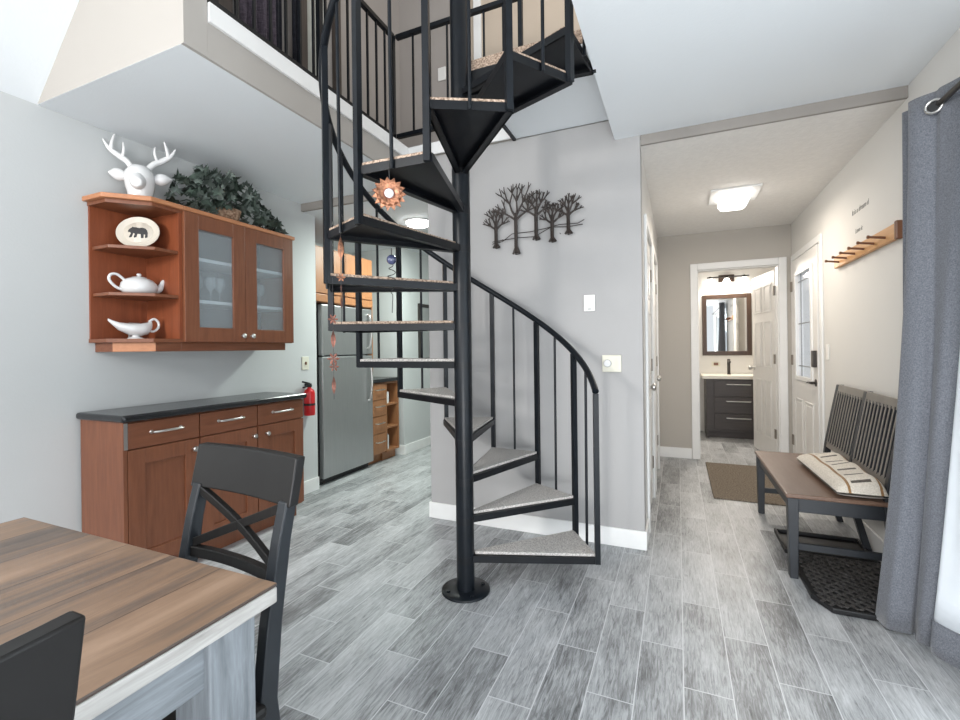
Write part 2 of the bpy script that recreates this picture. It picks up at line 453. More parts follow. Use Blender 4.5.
struct('wall_bath_left', MB().box(-.32, .02, 5.70, 7.47, 0, 2.49), 'paint_warm')
struct('wall_bath_right', MB().box(1.5, 1.6, 5.70, 7.47, 0, 2.49).box(1.22, 1.5, 5.6, 5.70, 0, 2.49), 'paint_warm')
struct('ceiling_hall', MB().box(-.20, XR, 2.995, 5.58, 2.49, 2.53).box(.02, 1.5, 5.58, 7.47, 2.49, 2.53), 'ceil_hall')
struct('ceiling_kitchen', MB().box(-3.85, -1.70, 3.06, 6.4, 2.47, 2.53).box(-1.70, -.32, 3.09, 6.4, 2.47, 2.53), 'ceil')
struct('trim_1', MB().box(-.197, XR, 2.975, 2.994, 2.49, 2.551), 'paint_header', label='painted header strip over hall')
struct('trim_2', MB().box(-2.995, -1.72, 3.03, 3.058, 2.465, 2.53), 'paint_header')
struct('ceiling_main', MB().box(-.35, 1.22, -1.9, 2.975, 2.551, 2.765), 'ceil')
# loft: floors, fascia, trim boards
struct('ceiling_soffit', MB().box(-3.0, -1.877, 1.25, 3.03, 2.5295, 2.5305).box(-3.0, -1.877, 1.356, 3.03, 2.5305, 2.56), 'ceil')
struct('floor_loft', MB().box(-3.8, -1.877, 1.36, 2.96, 2.56, 2.765).box(-3.8, -1.02, 3.0, 5.0, 2.56, 2.765).box(-1.02, 1.22, 3.0, 5.0, 2.70, 2.765), 'paint_fascia')
struct('trim_3', MB().box(-1.876, -1.861, 1.356, 2.955, 2.53, 2.69), 'paint_fascia', label='taupe fascia under the loft edge')
struct('trim_4', MB().box(-1.86, -1.845, 1.357, 2.944, 2.685, 2.77), 'trim', label='white board along the loft edge')
struct('trim_5', MB().box(-1.845, -1.02, 2.945, 2.96, 2.685, 2.77), 'trim', label='white board at the back of stair opening')
struct('trim_6', MB().box(-1.86, -1.70, 2.962, 2.999, 2.53, 2.684), 'paint_fascia')
struct('ceiling_landing', MB().box(-1.0, -.352, 2.20, 2.974, 2.685, 2.70), 'ceil')
struct('trim_7', MB().box(-1.02, -1.0, 2.50, 2.97, 2.67, 2.74), 'metal', label='steel edge angle beside landing')
# slope, loft walls
sl = MB()
def slz(x): return 2.53+(x-XW)*1.06
def slope(y0, y1, x1=.1):
    v = [(XW-.12, y0, slz(XW-.12)), (x1, y0, slz(x1)), (x1, y1, slz(x1)), (XW-.12, y1, slz(XW-.12))]
    v2 = [(p[0], p[1], p[2]+.1) for p in v]
    return v+v2, [(0, 1, 2, 3), (7, 6, 5, 4), (0, 4, 5, 1), (1, 5, 6, 2), (2, 6, 7, 3), (3, 7, 4, 0)]
sl.add(*slope(-1.9, 1.354))
struct('ceiling_slope', sl, 'ceil')
lw = MB(); lw.prism_ax([(XW, 2.531), (-1.86, 2.531), (-1.86, slz(-1.86)), (XW, slz(XW)+.002)], 1.25, 1.355, 'Y')
struct('wall_loft_end', lw, 'paint_fascia')
struct('wall_loft_back', MB().box(-2.5, -1.84, 3.7, 3.8, 2.765, 5.4), 'paint_taupe')
struct('wall_loft_right', MB().box(-1.84, 1.22, 3.7, 3.8, 2.765, 5.4), 'paint_tan')
struct('wall_loft_left', MB().box(-2.5, -2.4, 1.355, 3.7, 2.765, 5.4), 'paint_taupe')
struct('ceiling_loft', MB().box(-2.5, 1.22, 1.36, 3.8, 5.4, 5.5), 'ceil')
# landing platform carpeted edge belongs to the loft floor
lp = struct('floor_landing', MB().box(-1.0, -.352, 2.19, 2.974, 2.70, 2.765), 'carpet_tan', label='carpeted loft landing at stair top')

# baseboards
BB = .115
def bb(name, *a): return struct(name, MB().box(*a), 'trim', bevel=.004)
bb('baseboard_left', XW, XW+.014, -1.9, 1.39, 0, BB); bb('baseboard_left.001', XW, XW+.016, 2.66, 3.20, 0, BB)
bb('baseboard_stair', -1.70, -.19, 2.960, 2.975, 0, BB); bb('baseboard_stair.001', -1.714, -1.70, 2.96, 3.09, 0, BB)
bb('baseboard_corner', -.20, -.187, 2.962, 3.22, 0, BB)
bb('baseboard_hall', -.20, .13, 5.566, 5.58, 0, BB)
bb('baseboard_right', XR-.014, XR, 2.42, 4.47, 0, BB)
bb('baseboard_kitchen', -3.0, -2.985, 4.62, 6.4, 0, BB); bb('baseboard_kitchen.001', -3.13, -2.985, 4.606, 4.62, 0, BB)

# ------------------------------------------------------------------ doors and casings
def casing(name, axis, a0, a1, top, pos, out, w=.072, t=.018):
    mb = MB()
    def bx(u0, u1, z0, z1):
        if axis == 'X': mb.box(u0, u1, min(pos, pos+out*t), max(pos, pos+out*t), z0, z1)
        else: mb.box(min(pos, pos+out*t), max(pos, pos+out*t), u0, u1, z0, z1)
    bx(a0-w, a0, 0, top+w); bx(a1, a1+w, 0, top+w); bx(a0, a1, top, top+w)
    return struct(name, mb, 'trim', bevel=.006)
casing('trim_8', 'X', .205, .965, 2.085, 5.58, -1)
casing('trim_9', 'Y', 4.53, 5.47, 2.09, XR, -1, w=.060)
casing('trim_10', 'Y', 3.30, 4.02, 2.08, -.20, 1, w=.06)
casing('trim_11', 'Y', 4.26, 4.98, 2.08, -.20, 1, w=.06)
struct('trim_12', MB().box(.2055, .214, 5.579, 5.702, 0, 2.083).box(.956, .9645, 5.579, 5.702, 0, 2.083).box(.214, .956, 5.579, 5.702, 2.076, 2.083), 'trim')

def panel(mb, x0, x1, z0, z1, yf, dirn):
    """moulded panel: sunk groove look from a raised frame and a raised field"""
    def P(y0, y1, *b): mb.box(b[0], b[1], min(y0, y1), max(y0, y1), b[2], b[3])
    e = .014; h = .007*dirn
    P(yf, yf+h, x0, x1, z0, z0+e); P(yf, yf+h, x0, x1, z1-e, z1); P(yf, yf+h, x0, x0+e, z0+e, z1-e); P(yf, yf+h, x1-e, x1, z0+e, z1-e)
    P(yf, yf+h*.8, x0+.032, x1-.032, z0+.032, z1-.032)

def six_panel_door(name, loc, rz, w=.75, h=2.05, lite=False, hinges=True, hinge_face=1, knob=None):
    """slab along local +x from the hinge, thickness local y -.035..0"""
    d = sempty(name, loc, rz)
    mb = MB()
    if lite:
        lx0, lx1, lz0, lz1 = .20, w-.17, .95, 1.92
        mb.box(0, lx0, -.038, 0, .012, h).box(lx1, w, -.038, 0, .012, h).box(lx0, lx1, -.038, 0, .012, lz0).box(lx0, lx1, -.038, 0, lz1, h)
        for yy, dd in ((0, 1), (-.038, -1)):
            panel(mb, .13, w/2-.035, .16, .74, yy, dd); panel(mb, w/2+.035, w-.13, .16, .74, yy, dd)
        slab = mb.build('slab', 'door', d, .003, local=True)
        fr = MB()
        for yy in (.0, -.05):
            fr.box(lx0-.03, lx0+.008, yy, yy+.014, lz0-.03, lz1+.03).box(lx1-.008, lx1+.03, yy, yy+.014, lz0-.03, lz1+.03)
            fr.box(lx0, lx1, yy, yy+.014, lz0-.03, lz0+.008).box(lx0, lx1, yy, yy+.014, lz1-.008, lz1+.03)
        fr.build('lite_frame', 'trim', d, .003, local=True)
        gl = MB().box(lx0, lx1, -.022, -.016, lz0, lz1); gl.build('glass_pane', 'skyglass', d, local=True)
        cm = MB()   # leaded came pattern in the pane
        for q in (.09, (lx1-lx0)-.09):
            cm.box(lx0+q-.004, lx0+q+.004, -.024, -.014, lz0, lz1)
        for q in (.10, .5, .9):
            cm.box(lx0, lx1, -.024, -.014, lz0+q-.004, lz0+q+.004)
        cm.build('came', 'grey', d, local=True)
    else:
        mb.box(0, w, -.035, 0, .012, h)
        for yy, dd in ((0, 1), (-.035, -1)):
            for x0, x1 in ((.11, w/2-.045), (w/2+.045, w-.11)):
                panel(mb, x0, x1, 1.62, 1.92, yy, dd); panel(mb, x0, x1, 1.0, 1.52, yy, dd); panel(mb, x0, x1, .22, .86, yy, dd)
        mb.build('slab', 'door', d, .002, local=True)
    if hinges:
        for z in (.25, 1.05, 1.78):
            hy = (.001, .005) if hinge_face > 0 else (-.043, -.0385)
            MB().box(-.004, .042, hy[0], hy[1], z, z+.1).tube([(.0, hy[1] if hinge_face > 0 else hy[0], z), (.0, hy[1] if hinge_face > 0 else hy[0], z+.1)], .007, 8).build('hinge', 'hinge', d, local=True)
    return d

d1 = six_panel_door('door_1', (.951, 5.708, 0), math.radians(98.8), w=.74, h=2.06)
def knob_on(d, x, z, mat='chrome'):
    for dd, y0 in ((1, 0), (-1, -.035)):
        k = MB().lathe([(.028, 0), (.028, .006*dd), (.010, .010*dd), (.010, .03*dd), (.024, .040*dd), (.027, .052*dd), (.018, .064*dd), (0, .067*dd)], (x, y0, z), 14, 'Y')
        k.build('handle', mat, d, local=True)
knob_on(d1, .68, .98)
# entry door: hinge at the far side, closed in the right wall
d2 = six_panel_door('door_2', (1.092, 5.46, 0), math.radians(-90), w=.915, h=2.075, lite=True, hinge_face=-1)
lk = MB().box(.825, .89, -.066, -.036, 1.06, 1.20); lk.build('lock', 'dark', d2, .006, local=True)
lv = MB().lathe([(.03, -.036), (.03, -.044), (.011, -.048), (.011, -.078)], (.855, 0, .93), 14, 'Y').tube([(.855, -.075, .93), (.79, -.078, .932), (.735, -.074, .925)], [.011, .010, .007], 8)
lv.build('handle', 'dark', d2, local=True)
for nm, y in (('door_3', 3.31), ('door_4', 4.27)):
    d = six_panel_door(nm, (-.205, y+.70, 0), math.radians(-90), w=.70, h=2.06, hinges=True)
    knob_on(d, .635, .97)

# sliding glass door in the right wall
sd = sempty('door_5', (1.15, .76, 0))
MB().box(1.11, 1.20, 2.35, 2.42, 0, 2.18).box(1.11, 1.20, -.9, -.83, 0, 2.18).box(1.11, 1.20, -.83, 2.35, 2.11, 2.18).box(1.11, 1.20, -.83, 2.35, 0, .04).box(1.12, 1.16, .70, .80, .04, 2.11).build('door_frame', 'trim', sd, .004)
MB().box(1.14, 1.146, .80, 2.35, .04, 2.11).build('glass_pane', 'clear', sd)
MB().box(1.14, 1.146, -.83, .70, .04, 2.11).build('glass_pane', 'clear', sd)
# outside deck and sky-lit ground
struct('terrain', MB().box(1.5, 12, -8, 14, -.4, -.25), 'ceil')

# ------------------------------------------------------------------ spiral staircase
PX, PY, R_, RISE = -1.023, 2.136, .672, .1995
A0, DA = 19.0, 26.6
def ang(n): return math.radians(A0+DA*(n-1))
def onr(a, r, z): return (PX+r*math.cos(a), PY+r*math.sin(a), z)
st = thing('spiral_staircase', 'black steel spiral staircase with carpeted wedge treads around a centre pole', 'staircase', (PX, PY, 0))
MB().lathe([(.046, .008), (.046, 3.72), (.0, 3.72)], (PX, PY, 0), 28).build('pole', 'metal', st)
MB().lathe([(.125, 0), (.125, .008), (.122, .011), (.046, .011)], (PX, PY, 0), 36).build('base_plate', 'metal', st)
for k in range(4):
    a = PI/4+k*PI/2
    MB().lathe([(.011, .011), (.011, .018), (0, .018)], onr(a, .095, 0), 6).build('bolt', 'metal', st)
for n in range(1, 14):
    a0 = ang(n); a1 = ang(n+1)+math.radians(1.0)
    zt = n*RISE
    d0 = Vector((math.cos(a0), math.sin(a0), 0)); d1v = Vector((math.cos(a1), math.sin(a1), 0))
    C = Vector((PX, PY, 0))
    p0 = Vector((d0.y, -d0.x, 0)); p1 = Vector((-d1v.y, d1v.x, 0))   # outward side directions
    i0 = C+d0*.03+p0*.018; i1 = C+d1v*.03+p1*.018
    o0 = C+d0*R_+p0*.006; o1 = C+d1v*R_+p1*.006
    mb = MB()
    mb.prism([i0, o0, o1, i1], zt-.020, zt-.013)
    for a, b in ((i0, o0), (o0, o1), (o1, i1)):
        zz = Vector((0, 0, zt-.030))
        mb.bar(a+zz, b+zz, .008, .034)
    # flange returning under the two radial edges
    mb.bar(i0+p0*-.012+Vector((0, 0, zt-.0445)), o0+p0*-.012+Vector((0, 0, zt-.0445)), .03, .005)
    mb.bar(i1+p1*-.012+Vector((0, 0, zt-.0445)), o1+p1*-.012+Vector((0, 0, zt-.0445)), .03, .005)
    mb.lathe([(.0466, zt-.05), (.0466, zt-.014)], (PX, PY, 0), 24)
    tr = mb.build('tread', 'under', st)
    cp = MB(); q = .004
    mid = (d0+d1v).normalized()
    ci0 = C+d0*.05; ci1 = C+d1v*.05; co0 = C+d0*(R_-q); co1 = C+d1v*(R_-q)
    cm_ = (co0+co1)/2
    cp.prism([ci0, co0, cm_, co1, ci1], zt-.013, zt+.002)
    cp.build('carpet_pad', 'carpet' if n <= 6 else 'carpet_tan', tr, .004)
def railz(adeg): return RISE*((adeg-A0)/DA+1)+.815
for n in range(1, 15):
    a = ang(n); base = (n-1)*RISE-.045 if n > 1 else RISE-.047
    r = R_+.002
    top = railz(A0+DA*(n-1))
    bx_ = MB(); 
    p = Vector(onr(a, r, 0)); 
    bx_.bar(p+Vector((0, 0, base)), p+Vector((0, 0, top)), .026, .026, up=(math.cos(a), math.sin(a), 0))
    bx_.build('post', 'metal', st)
    if n < 14:
        a2 = a+math.radians(DA/2+.5); rb = R_*math.cos(math.radians(DA/2))+.010
        zb = n*RISE-.05; tp = railz(A0+DA*(n-.5))
        pts = onr(a2, rb, zb)
        MB().tube([pts, onr(a2, R_-.004, tp)], .0075, 8).build('baluster', 'metal', st)
rp = []
for k in range(0, 181):
    d = A0+(DA*13)*k/180
    rp.append(onr(math.radians(d), R_+.002, railz(d)+.012))
MB().tube(rp, .0175, 10).build('handrail', 'metal', st)
# riser frame below the landing edge
MB().box(-.985, -.42, 2.172, 2.188, 2.64, 2.70).build('landing_bracket', 'under', st)

# ------------------------------------------------------------------ loft railings
def loft_rail(nm, label, p0, p1, z0, z1, n, posts, zb):
    L = Vector(p1)-Vector(p0); 
    t = thing(nm, label, 'railing', (p0[0], p0[1], 2.77))
    up = Vector((0, 0, 1)); a = Vector(p0); b = Vector(p1)
    MB().bar(a+up*z1, b+up*z1, .034, .03).build('top_rail', 'metal', t)
    MB().bar(a+up*zb, b+up*zb, .03, .03).build('bottom_rail', 'metal', t)
    for f in posts:
        q = a+L*f; MB().bar(q+up*z0, q+up*(z1+.01), .03, .03).build('post', 'metal', t)
    for i in range(1, n):
        q = a+L*(i/n)
        MB().bar(q+up*zb, q+up*z1, .013, .013).build('baluster', 'metal', t)
    return t
loft_rail('loft_railing', 'black metal baluster railing along the loft edge over the cabinets', (-2.0, 1.40, 0), (-2.0, 2.985, 0), 2.77, 3.675, 15, (.02, .5, 1), 2.895)
loft_rail('loft_railing', 'black metal baluster railing at the back of the stair opening', (-1.98, 3.01, 0), (-.95, 3.01, 0), 2.765, 3.675, 7, (.98,), 2.905)
# ------------------------------------------------------------------ loft furnishings
def drape(name, mat, x, y0, y1, z0, z1, amp, waves, axis='Y'):
    mb = MB(); N = waves*10; v = []; f = []
    for i in range(N+1):
        t = i/N; y = y0+(y1-y0)*t; o = amp*math.sin(t*waves*2*PI)
        for j, z in enumerate((z0, (z0+z1)/2, z1)):
            v.append((x+o*(1.0-.15*j), y, z) if axis == 'Y' else (y, x+o*(1.0-.15*j), z))
    for i in range(N):
        for j in range(2):
            a = i*3+j; f.append((a, a+3, a+4, a+1))
    mb.add(v, f, True)
    o = mb.build(name, mat); sd_ = o.modifiers.new('thick', 'SOLIDIFY'); sd_.thickness = .004
    return o
tag(drape('loft_drape', 'plum', -2.33, 1.90, 2.19, 2.78, 4.9, .03, 4), 'plum drape hanging behind the loft railing', 'drape')
tag(drape('loft_drape', 'navy', -2.31, 2.135, 2.195, 2.78, 4.9, .012, 1), 'thin black drape at the edge of the plum drape', 'drape')
tag(drape('loft_drape', 'navy', -2.33, 2.30, 2.385, 2.78, 4.9, .018, 2), 'narrow black drape hanging alone before the loft wall', 'drape')
tag(MB().box(-2.398, -2.36, 1.62, 1.88, 2.77, 4.9).build('loft_board', 'brown'), 'dark brown board standing behind the loft railing beside plum drape', 'board')
tag(MB().box(-2.398, -2.36, 2.395, 2.47, 2.77, 4.9).build('loft_board', 'brown'), 'dark brown board standing just past the lone black drape', 'board')
tag(MB().box(-2.398, -2.36, 2.76, 2.82, 2.77, 4.9).build('loft_board', 'brown'), 'thin dark brown board standing alone far along the loft wall', 'board')
tag(MB().box(-2.398, -2.385, 2.48, 2.66, 2.77, 4.9).build('loft_board', 'sage'), 'pale sage board between two dark brown boards along the loft wall', 'board')
tag(MB().box(-1.985, -1.905, 3.688, 3.699, 3.70, 3.82).build('wall_plate', 'lightplate', bevel=.004), 'white plate on the loft back wall behind the railing', 'wall plate')
struct('trim_13', MB().box(-1.62, -1.55, 3.68, 3.699, 2.77, 5.3), 'trim')

# ------------------------------------------------------------------ wall cabinets
XB, XF = XW+.001, -2.68
Z0, Z1 = 1.31, 2.09
def cham(xf, y0=1.46, back=XB, dx=.15, yend=1.775):
    return [(back, y0), (xf-dx, y0), (xf, y0+dx*1.0), (xf, yend), (back, yend)]
sh = thing('corner_shelf_unit', 'cherry open shelf unit with angled corner at the end of the wall cabinets', 'shelf unit', (-2.85, 1.62, 1.25))
MB().box(XB, XB+.014, 1.464, 1.757, Z0+.02, Z1-.02).build('back_panel', 'cherry_in', sh)
MB().box(XB+.014, XF, 1.757, 1.775, Z0+.02, Z1-.02).build('side_panel', 'cherry_in', sh)
MB().prism(cham(XF), Z1-.02, Z1).build('top_panel', 'cherry', sh)
MB().prism(cham(XF), Z0, Z0+.02).build('bottom_panel', 'cherry_d', sh)
for z in (1.585, 1.845):
    MB().prism(cham(XF-.005, 1.475, XB+.014, .15, 1.757), z-.018, z).build('shelf', 'cherry_d', sh, .002)
MB().prism(cham(XF+.02, 1.435, XB, .16, 1.775), Z1, Z1+.026).build('cornice', 'cherry_e', sh, .004)
vp = cham(XF-.015, 1.49, XB, .14, 1.775)
vm = MB(); vm.prism(vp, 1.258, Z0); vm.mi = [1 if i == 3 else 0 for i in range(len(vm.f))]; vm.build('light_valance', ['cherry_d', 'cherry_e'], sh, .002)  # angled face gets the paler cherry so it looks lit

wc = thing('wall_cabinet', 'cherry wall cabinet with two glass doors hung beside the open shelves', 'cabinet', (-2.85, 2.2, 1.25))
Y0c, Y1c = 1.776, 2.605
b = MB(); b.box(XB, XF, Y0c, Y0c+.018, Z0, Z1).box(XB, XF, Y1c-.018, Y1c, Z0, Z1).box(XB, XF, Y0c+.018, Y1c-.018, Z0, Z0+.018).box(XB, XF, Y0c+.018, Y1c-.018, Z1-.018, Z1).box(XF-.10, XF-.003, 2.185, 2.197, Z0+.018, Z1-.018)
b.build('carcass', 'cherry', wc)
MB().box(XB, XB+.012, Y0c+.018, Y1c-.018, Z0+.018, Z1-.018).build('back_panel', 'inner', wc)
for z in (1.575, 1.835):
    MB().box(XB+.012, XF-.03, Y0c+.018, Y1c-.018, z-.02, z).build('shelf', 'whiteshelf', wc)
ym = 2.19
for y0, y1, ky in ((Y0c+.002, ym-.002, ym-.035), (ym+.002, Y1c-.002, ym+.035)):
    dm = MB(); w = .088; wb = .092
    dm.box(XF, XF+.02, y0, y0+w, Z0+.003, Z1-.003).box(XF, XF+.02, y1-w, y1, Z0+.003, Z1-.003).box(XF, XF+.02, y0+w, y1-w, Z0+.003, Z0+wb).box(XF, XF+.02, y0+w, y1-w, Z1-wb, Z1-.003)
    dr = dm.build('door', 'cherry', wc, .002)
    MB().box(XF+.005, XF+.009, y0+w, y1-w, Z0+wb, Z1-wb).build('glass_pane', 'glass', dr)
    MB().lathe([(.006, 0), (.006, .016), (.015, .022), (.016, .030), (.010, .036), (0, .037)], (XF+.02, ky, Z0+.045), 14, 'X').build('knob', 'chrome', dr)
MB().box(XB, XF+.02, 1.775, Y1c+.022, Z1, Z1+.026).build('cornice', 'cherry_e', wc, .004)
MB().box(XB, XF-.015, 1.775, Y1c-.05, 1.258, Z0).build('light_valance', 'cherry_d', wc, .002)
# glasses on the cabinet shelves
gp = MB().lathe([(.030, 0), (.030, .003), (.005, .008), (.005, .07), (.032, .10), (.036, .13), (.030, .165)], (0, 0, 0), 14)
def stem(x, y, z, first=[None]):
    if first[0] is None:
        o = gp.build('wine_glass', 'stemware'); first[0] = o
    else:
        o = first[0].copy(); col.objects.link(o)
    o.location = (x, y, z)
    o['label'] = 'clear stemmed glass on the middle shelf behind the cabinet glass'; o['category'] = 'glass'; o['group'] = 'stemmed glasses in the wall cabinet'
for y in (1.89, 1.97, 2.05, 2.12, 2.28, 2.36, 2.44): stem(-2.82+.02*math.sin(y*40), y, 1.5755)

# ------------------------------------------------------------------ objects on the shelves
def at_face(ex, ey):  # facing the camera side: rotate about z
    return math.atan2(ey, ex)
plt = thing('bear_plate', 'oval cream plate with a black bear standing upright on the shelf', 'plate', (-2.855, 1.645, 1.8455))
pm = MB().lathe([(0, .016), (.078, .014), (.082, .010), (.118, .020), (.121, .017), (.085, .0), (0, .0)], (0, 0, 0), 40, 'Z', .93, .78)
tilt = Matrix.Translation((0, 0, .098)) @ Matrix.Rotation(math.radians(-55), 4, 'Z') @ Matrix.Rotation(math.radians(80), 4, 'Y') @ Matrix.Rotation(PI/2, 4, 'Z')
pm.xf(tilt).build('plate_body', 'plate', plt, local=True)
bear = [(-.052, .004), (-.050, .012), (-.044, .020), (-.036, .026), (-.030, .033), (-.024, .030), (-.012, .030), (.004, .026), (.020, .029), (.036, .024), (.046, .012), (.050, -.004), (.050, -.030), (.040, -.034), (.036, -.030), (.038, -.014), (.030, -.012), (.030, -.034), (.018, -.036), (.016, -.030), (.014, -.012), (-.002, -.010), (-.006, -.030), (-.018, -.034), (-.020, -.028), (-.016, -.010), (-.024, -.006), (-.030, -.030), (-.042, -.034), (-.044, -.028), (-.036, -.010), (-.040, .000), (-.048, -.002)]
bm_ = MB(); bm_.prism([(p[0], p[1]) for p in bear], .0145, .0160); bm_.xf(tilt).build('bear_motif', 'black', plt, local=True)

tp = thing('teapot', 'white ceramic teapot on the middle shelf of the open unit', 'teapot', (-2.85, 1.637, 1.5855), math.radians(80))
# local x runs toward the spout
MB().lathe([(.050, 0), (.066, .003), (.080, .020), (.085, .040), (.080, .064), (.064, .084), (.045, .094), (.03, .097)], (0, 0, 0), 28, 'Z', 1.08, .95).build('pot_body', 'white', tp, local=True)
MB().lathe([(.044, .094), (.034, .101), (.012, .105), (.008, .109), (.013, .115), (.009, .122), (0, .123)], (0, 0, 0), 20).build('lid', 'white', tp, local=True)
MB().tube(cr([(.070, 0, .030), (.100, 0, .040), (.114, 0, .066), (.126, 0, .090), (.148, 0, .096)]), crr([.024, .019, .014, .012, .010]), 12).build('spout', 'white', tp, local=True)
MB().tube(cr([(-.076, 0, .020), (-.110, 0, .035), (-.140, 0, .070), (-.135, 0, .100), (-.105, 0, .106), (-.070, 0, .078)]), .0075, 10).build('handle', 'white', tp, local=True)

gb = thing('gravy_boat', 'white footed gravy boat on the lowest shelf of the open unit', 'gravy boat', (-2.84, 1.61, 1.3305), math.radians(80))
g = MB(); prof = []
N = 16
secs = [(-.128, .098, .004, .004), (-.112, .080, .014, .012), (-.080, .048, .030, .024), (-.03, .022, .046, .045), (.02, .016, .049, .05), (.058, .026, .040, .042), (.078, .055, .016, .018)]
vv = []; ff = []
for (x, zb, hw, dep) in secs:
    zt = max(zb+.012, .088 + (.02*((-x-.04)/.08)**2 if x < -.04 else .012*((x-.0)/.07)**2 if x > 0 else 0))
    for k in range(N):
        t = 2*PI*k/N
        vv.append((x, hw*math.cos(t), (zb+zt)/2+(zt-zb)/2*math.sin(t)))
for i in range(len(secs)-1):
    for k in range(N): ff.append((i*N+k, i*N+(k+1) % N, (i+1)*N+(k+1) % N, (i+1)*N+k))
g.add(vv, ff, True); g.add(vv[:N], [tuple(range(N))], True); g.add(vv[-N:], [tuple(range(N))], True)
g.lathe([(.040, 0), (.040, .004), (.018, .014), (.016, .026), (.026, .034)], (0, 0, 0), 20)
g.build('boat_body', 'white', gb, local=True)
MB().tube(cr([(.064, 0, .050), (.088, 0, .045), (.112, 0, .066), (.114, 0, .098), (.092, 0, .118), (.066, 0, .100)]), .0070, 10).build('handle', 'white', gb, local=True)
tag(MB().box(-2.965, -2.955, 1.64, 1.70, 1.3305, 1.43).build('small_frame', 'grey', bevel=.003), 'small grey frame standing behind the gravy boat', 'frame')

# deer bust
dh = thing('deer_bust', 'white ceramic deer head with antlers on top of the shelf unit', 'figurine', (-2.865, 1.66, 2.117), math.radians(-40))
# local: +x faces the room, y across
d = MB()
secs = [(.0, .072, .056, 0), (.02, .068, .052, .0), (.045, .064, .050, .005), (.08, .074, .060, .012), (.12, .080, .070, .02), (.155, .074, .066, .022), (.185, .048, .05, .015), (.195, .016, .018, .012)]
vv = []; ff = []; N = 18
for (z, ry, rx, cx) in secs:
    for k in range(N):
        t = 2*PI*k/N; vv.append((cx+rx*math.cos(t), ry*math.sin(t), z))
for i in range(len(secs)-1):
    for k in range(N): ff.append((i*N+k, i*N+(k+1) % N, (i+1)*N+(k+1) % N, (i+1)*N+k))
d.add(vv, ff, True); d.add(vv[:N], [tuple(range(N))[::-1]]); d.add(vv[-N:], [tuple(range(N))])
d.tube(cr([(.03, 0, .115), (.075, 0, .098), (.100, 0, .086), (.112, 0, .080), (.117, 0, .079)]), crr([.050, .042, .034, .026, .010]), 16)
d.sphere((.055, .045, .125), .010, 8, 6); d.sphere((.055, -.045, .125), .010, 8, 6)
d.build('head', 'white', dh, local=True); dh.scale = (1, .94, 1.13)
for s in (-1, 1):
    e = MB(); e.tube(cr([(.01, s*.065, .130), (.0, s*.095, .138), (-.005, s*.130, .145), (-.008, s*.162, .148)]), crr([.014, .030, .026, .004]), 12)
    e.build('ear', 'white', dh, local=True)
    an = MB()
    an.tube(cr([(.01, s*.034, .170), (0, s*.065, .212), (-.01, s*.110, .240), (-.01, s*.155, .270), (-.005, s*.185, .312)]), crr([.018, .016, .0155, .012, .004]), 10)
    an.tube(cr([(-.01, s*.145, .262), (0, s*.140, .295), (.005, s*.125, .340)]), crr([.0115, .0105, .004]), 8)
    an.tube(cr([(-.005, s*.090, .230), (.015, s*.078, .265), (.02, s*.080, .300)]), crr([.010, .0085, .004]), 8)
    an.build('antler', 'white', dh, local=True)

# ivy
iv = thing('potted_ivy', 'dark green trailing ivy in a small basket on the glass-door cabinet', 'plant', (-2.83, 2.15, 2.117))
MB().lathe([(.055, 0), (.075, .03), (.088, .085), (.092, .095), (.075, .095), (.07, .06)], (-2.81, 2.17, 2.117), 18).build('basket', 'basket', iv)
lf = MB()
leafp = [(0, 0), (.012, -.006), (.030, -.016), (.022, .008), (.046, .012), (.028, .024), (.026, .040), (.012, .034), (0, .062), (-.012, .034), (-.026, .040), (-.028, .024), (-.046, .012), (-.022, .008), (-.030, -.016), (-.012, -.006)]
def leaf(c, yaw, pitch, roll, s, mi=0):
    lf.cur = mi
    Mx = Matrix.Translation(c) @ Matrix.Rotation(yaw, 4, 'Z') @ Matrix.Rotation(pitch, 4, 'X') @ Matrix.Rotation(roll, 4, 'Y') @ Matrix.Diagonal((s, s, s, 1))
    v = [Mx @ Vector((p[0], p[1], -abs(p[0])*.35)) for p in leafp]; v.append(Mx @ Vector((0, .018, .004)))
    n = len(leafp)
    lf.add(v, [(i, (i+1) % n, n) for i in range(n)])
sprays = []
for k in range(230):
    t = random.random()
    y = 1.84+.80*t**1.15
    hmax = 2.43-.02*(y-1.95) if y < 2.25 else max(2.17, 2.43-.66*(y-2.22))
    if y < 1.95: hmax = 2.30+(y-1.84)*1.0
    z = 2.135+(hmax-2.135)*random.random()**.8
    x = -2.80+random.uniform(-.13, .115)*(1 if y < 2.3 else .7)
    if abs(y-2.19) < .10 and x > -2.83 and z < 2.22: continue
    if y > 2.3 and random.random() < .35: continue
    leaf((x, y, z), random.uniform(-.9, 2.2)-PI/2, random.uniform(.3, 1.5), random.uniform(-.5, .5), random.uniform(.8, 1.35), 1 if random.random() < .4 else 0)
fo = lf.build('foliage', ['leaf', 'leafpale'], iv)
for k in range(9):
    y1 = random.uniform(1.9, 2.6); z1 = 2.38 if y1 < 2.25 else 2.2
    MB().tube([(-2.81, 2.17, 2.2), (-2.80, (2.17+y1)/2, max(2.3, z1)), (-2.79, y1, z1-.03)], .0025, 5).build('stem', 'leaf', iv)

